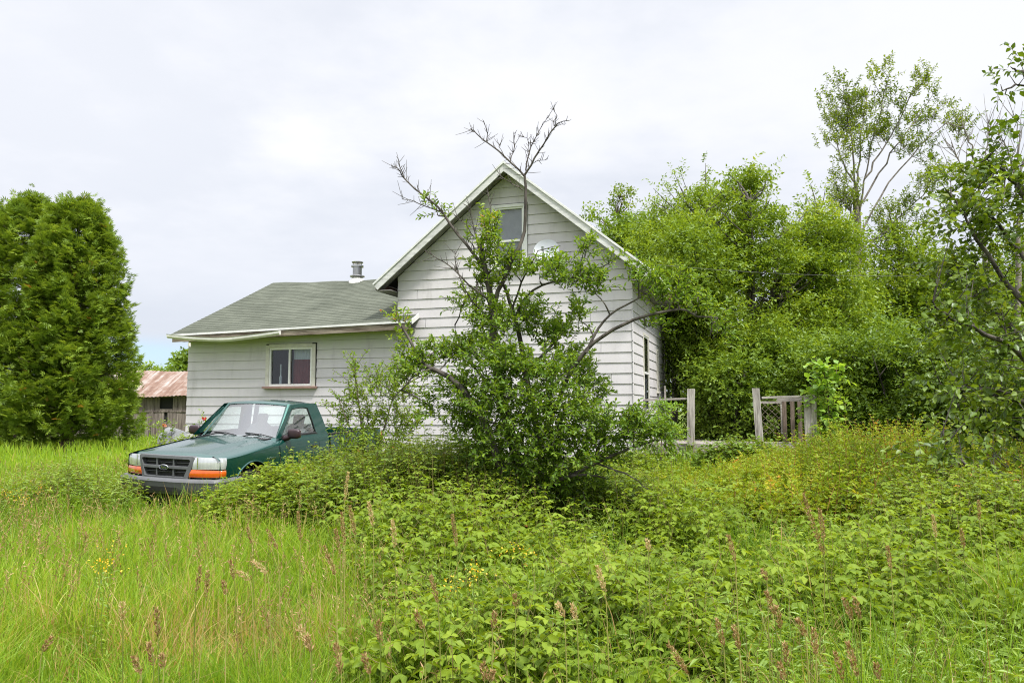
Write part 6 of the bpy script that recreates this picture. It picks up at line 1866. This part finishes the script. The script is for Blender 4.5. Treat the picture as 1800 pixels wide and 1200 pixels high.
    far = [(275, 72, 652, 48, 'round far tree right of the cedar over the barn roof', m_lf_mid), (312, 66, 632, 34, 'far tree over the barn roof next to the house corner', m_lf_mid), (338, 60, 606, 20, 'dark far spruce peeking out behind the house corner', m_lf_dark), (235, 75, 640, 50, 'far tree mostly hidden behind the cedar', m_lf_mid), (372, 66, 625, 40, 'far tree behind the house wing roof', m_lf_dark)]
    for i, (px, Y, ty, hw, lab, mt) in enumerate(far):
        b = base(px, Y); zt_ = at(px, ty, Y)[2] - b[2]
        auto_tree('far_tree', lab, 'tree', b, zt_, [((0, 0, zt_ * .55), (k(hw, Y), 2.4, zt_ * .42), 1)], mt, m_bark_dark, 110 + i, (.34, .2), 50, int(22 * D), 8, .9, .95, .2, group='far trees beyond the barn', shell=.3)


# ------------------------------------------------------------------ small plants one can count
def build_small():
    rng = np.random.default_rng(131)
    # tall seed stalks: (head top px, py, bottom-of-head px, py, distance, pale?)
    heads = [(648, 882, 656, 925, 4.6, 1), (690, 914, 694, 962, 4.4, 1), (1412, 868, 1448, 975, 4.2, 0), (1441, 895, 1448, 950, 4.2, 0), (1280, 940, 1292, 985, 4.0, 0), (1138, 948, 1140, 968, 4.2, 1), (757, 1012, 770, 1060, 3.6, 0), (1483, 1052, 1500, 1090, 3.3, 0), (1502, 1050, 1512, 1088, 3.3, 0),
             (1347, 1040, 1362, 1080, 3.3, 0), (1365, 1065, 1372, 1105, 3.2, 0), (1260, 1088, 1272, 1135, 3.1, 0), (1290, 1100, 1300, 1140, 3.1, 0), (1402, 1088, 1416, 1118, 3.1, 0), (1430, 1105, 1434, 1150, 3.0, 0), (1490, 1130, 1508, 1190, 2.9, 0), (1468, 1145, 1482, 1195, 2.9, 0), (1175, 1130, 1210, 1185, 2.9, 0), (1380, 1130, 1384, 1170, 3.0, 0), (1370, 1165, 1380, 1195, 2.9, 0),
             (600, 900, 606, 960, 4.8, 0), (590, 930, 598, 975, 4.6, 0), (615, 890, 625, 940, 4.9, 0), (524, 900, 528, 950, 5.0, 0), (470, 930, 488, 965, 4.8, 0), (436, 928, 442, 955, 5.0, 0), (570, 960, 590, 1010, 4.2, 0), (404, 985, 412, 1018, 4.2, 0), (445, 985, 470, 1008, 4.2, 1), (418, 1004, 440, 1020, 4.0, 1),
             (352, 995, 345, 1040, 4.0, 0), (365, 1005, 362, 1050, 3.9, 0), (392, 1020, 398, 1045, 3.8, 0), (215, 1058, 216, 1090, 3.5, 1), (275, 1068, 278, 1120, 3.4, 0), (262, 1130, 270, 1170, 3.0, 0), (235, 1155, 248, 1185, 2.9, 0), (283, 1150, 288, 1175, 2.9, 0), (90, 1120, 74, 1145, 3.2, 0), (540, 1118, 548, 1145, 3.0, 0), (664, 1090, 668, 1130, 3.1, 0), (590, 1132, 600, 1185, 2.9, 0), (640, 1150, 650, 1185, 2.9, 0), (528, 1100, 545, 1140, 3.1, 1),
             (730, 1075, 745, 1105, 3.2, 0), (795, 905, 803, 960, 4.6, 0), (1050, 995, 1064, 1040, 3.8, 1), (870, 1075, 866, 1105, 3.2, 0), (905, 1045, 906, 1068, 3.6, 0), (980, 1060, 992, 1085, 3.4, 1), (1005, 1062, 1014, 1090, 3.4, 1), (612, 830, 606, 880, 6.0, 1), (1340, 1000, 1348, 1020, 3.7, 0), (1640, 905, 1645, 945, 5.2, 1), (1690, 930, 1694, 965, 5.0, 0), (1720, 880, 1722, 915, 5.4, 0), (1560, 960, 1566, 1000, 4.3, 0), (850, 1165, 852, 1198, 2.8, 0), (865, 1180, 862, 1199, 2.8, 0), (1540, 1165, 1546, 1196, 2.9, 0)]
    seen = {}
    for i, (tx, ty, bx, by, Y, pale) in enumerate(heads):
        T = at(tx, ty, Y); B = at(bx, by, Y); g = B + (B - T) * .2; base = np.array([B[0] + (B[0] - T[0]) * .9, Y + rng.normal(0, .06), 0]); base[2] = gz(base[0], base[1]) - .02
        lab = ('pale straw grass stalk with feathery head' if pale else 'reddish brown seed stalk standing above the grass')
        grp = 'pale grass stalks in the foreground' if pale else 'brown seed stalks in the foreground'
        root = empty('grass_stalk', base, 0, lab + (' in the foreground meadow'), 'grass stalk', grp)
        w = Wood(); w.limb([np.zeros(3), (B - base) * np.array([.6, .6, .55]), B - base, T - base], .0035, .0015, 12, 5)
        V, Q, Tt, A = merge(w.parts); np_mesh('stem', V, Q, None, m_stalk, root, tint=A + rng.random())
        n = int(130 * np.linalg.norm(T - B) / .14) + 40; t = rng.random(n) ** .9; P = B + (T - B) * t[:, None] - base; ln = np.linalg.norm(T - B)
        rad = .0125 * np.sin(np.pi * np.clip(t * .92 + .06, 0, 1)) ** .7 * (1.25 if pale else 1.0)
        v = runit(rng, n); d = nrm(T - B); v = nrm(v - d * (v @ d)[:, None])
        lobes = .55 + .75 * (np.sin(t * ln * 190 + i) > -.2)
        build_leaves('seed_head', [leaf_arrays(T_FAST, P + v * (rad * lobes * .45)[:, None], v * .7 + d * .9, runit(rng, n), rng.uniform(.010, .018, n), rng.uniform(.0035, .006, n), rng.random(n))], m_straw if pale else m_seed, root)
    # yellow wildflowers
    yl = [(22, 868, 9.5), (36, 872, 9.4), (70, 848, 10.4), (40, 882, 9.2), (182, 986, 4.6), (176, 992, 4.5), (190, 1000, 4.4), (200, 966, 4.9), (800, 1026, 3.9), (842, 998, 4.2), (833, 1012, 4.1), (895, 968, 4.6), (928, 968, 4.6), (12, 862, 9.7), (75, 858, 10.0)]
    for i, (px, py, Y) in enumerate(yl):
        T = at(px, py, Y); base = np.array([T[0] + rng.normal(0, .04), Y + rng.normal(0, .04), 0.]); base[2] = gz(base[0], base[1])
        lf = px < 300
        root = empty('yellow_wildflower', base, 0, 'small yellow wildflower in the grass at the left' if lf else 'small yellow wildflower among the raspberry leaves', 'wildflower', 'yellow wildflowers on the left' if lf else 'yellow wildflowers in the middle')
        w = Wood(); w.limb([np.zeros(3), (T - base) * .5 + rng.normal(size=3) * .02, T - base], .003, .0015, 8, 5); V, Q, Tt, A = merge(w.parts); np_mesh('stem', V, Q, None, m_stalk, root, tint=A)
        s = 1 + .05 * Y; n = 18; c = (T - base) + rng.normal(size=(n, 3)) * np.array([.035, .035, .018]) * s
        build_leaves('blossom', [leaf_arrays(T_FAST, c, runit(rng, n) + np.array([0, 0, .4]), np.array([0, 0, 1.]) + rng.normal(size=(n, 3)) * .4, .012 * s * np.ones(n), .008 * s * np.ones(n), rng.random(n))], m_yellow, root)
        n = 14; t = rng.uniform(.2, .9, n); build_leaves('foliage', [leaf_arrays(T_FAST, (T - base) * t[:, None], runit(rng, n) * np.array([1, 1, .3]) + np.array([0, 0, .3]), np.array([0, 0, 1.]) + rng.normal(size=(n, 3)) * .3, .045 * np.ones(n), .013 * np.ones(n), rng.random(n))], m_weed, root)
    # roses at the house corner behind the hood
    ro = [(360, 738, 16.6, 1, 'red rose bush against the siding behind the truck windshield'), (290, 750, 17.2, 0, 'salmon rose bush in front of the grey barn boards'), (345, 760, 16.4, 2, 'low pink rose bush over the truck hood')]
    for i, (px, py, Y, kk, lab) in enumerate(ro):
        T = at(px, py, Y); base = np.array([T[0], Y, 0.]); base[2] = gz(base[0], base[1]); root = empty('rose_bush', base, 0, lab, 'rose bush'); r = np.random.default_rng(150 + i); h = T - base
        w = Wood()
        for _ in range(5): w.limb([np.zeros(3), h * .5 + r.normal(size=3) * .12, h * r.uniform(.8, .97) + r.normal(size=3) * np.array([.14, .14, .03])], .008, .003, 8, 5)
        w.build('stem', m_bark_brown, root)
        C = np.array([h * z + r.normal(size=3) * .1 for z in np.linspace(.35, .95, 10)]); lv, tp = sprays(r, C, np.ones((10, 3)) * .16, np.full(10, 7), .16, 6, .06, .035, h * .5, T_FAST); build_leaves('foliage', [lv], m_weed, root)
        n = 30; c = h + np.array([0, -.03, .03]) + runit(r, n) * .03; q = c - (h + np.array([0, -.03, .05]))
        build_leaves('blossom', [leaf_arrays(T_FAST, c - q * .4, q * 18 + runit(r, n) * .5, runit(r, n), .040 * np.ones(n), .040 * np.ones(n), r.random(n))], (m_salmon, m_rose, m_pink)[kk], root)
    # pale boulder at the house corner
    c = at(312, 752, 17.6); bm = bmesh.new(); bmesh.ops.create_icosphere(bm, subdivisions=4, radius=1)
    r = np.random.default_rng(160); D_ = [(Vector(runit(r, 1)[0]), r.uniform(.55, .9)) for _ in range(16)]
    for v in bm.verts:
        p = v.co.copy()
        for d_, lim in D_:
            e = p.dot(d_) - lim
            if e > 0: p -= d_ * e * .85
        v.co = Vector((p.x * .42, p.y * .38, p.z * .48))
    me = bpy.data.meshes.new('boulder'); bm.to_mesh(me); bm.free(); me.materials.append(simple('pale_rock', (.22, .23, .24), .8, var=.3, vscale=5, bump=.4))
    o = link(bpy.data.objects.new('boulder', me)); o.location = (c[0], 17.6, .80); tag(o, 'pale grey boulder in the flower bed at the left corner of the house', 'boulder')


DENS = 1.0
build_grass()
build_brush()
build_plum()
build_trees()
build_small()
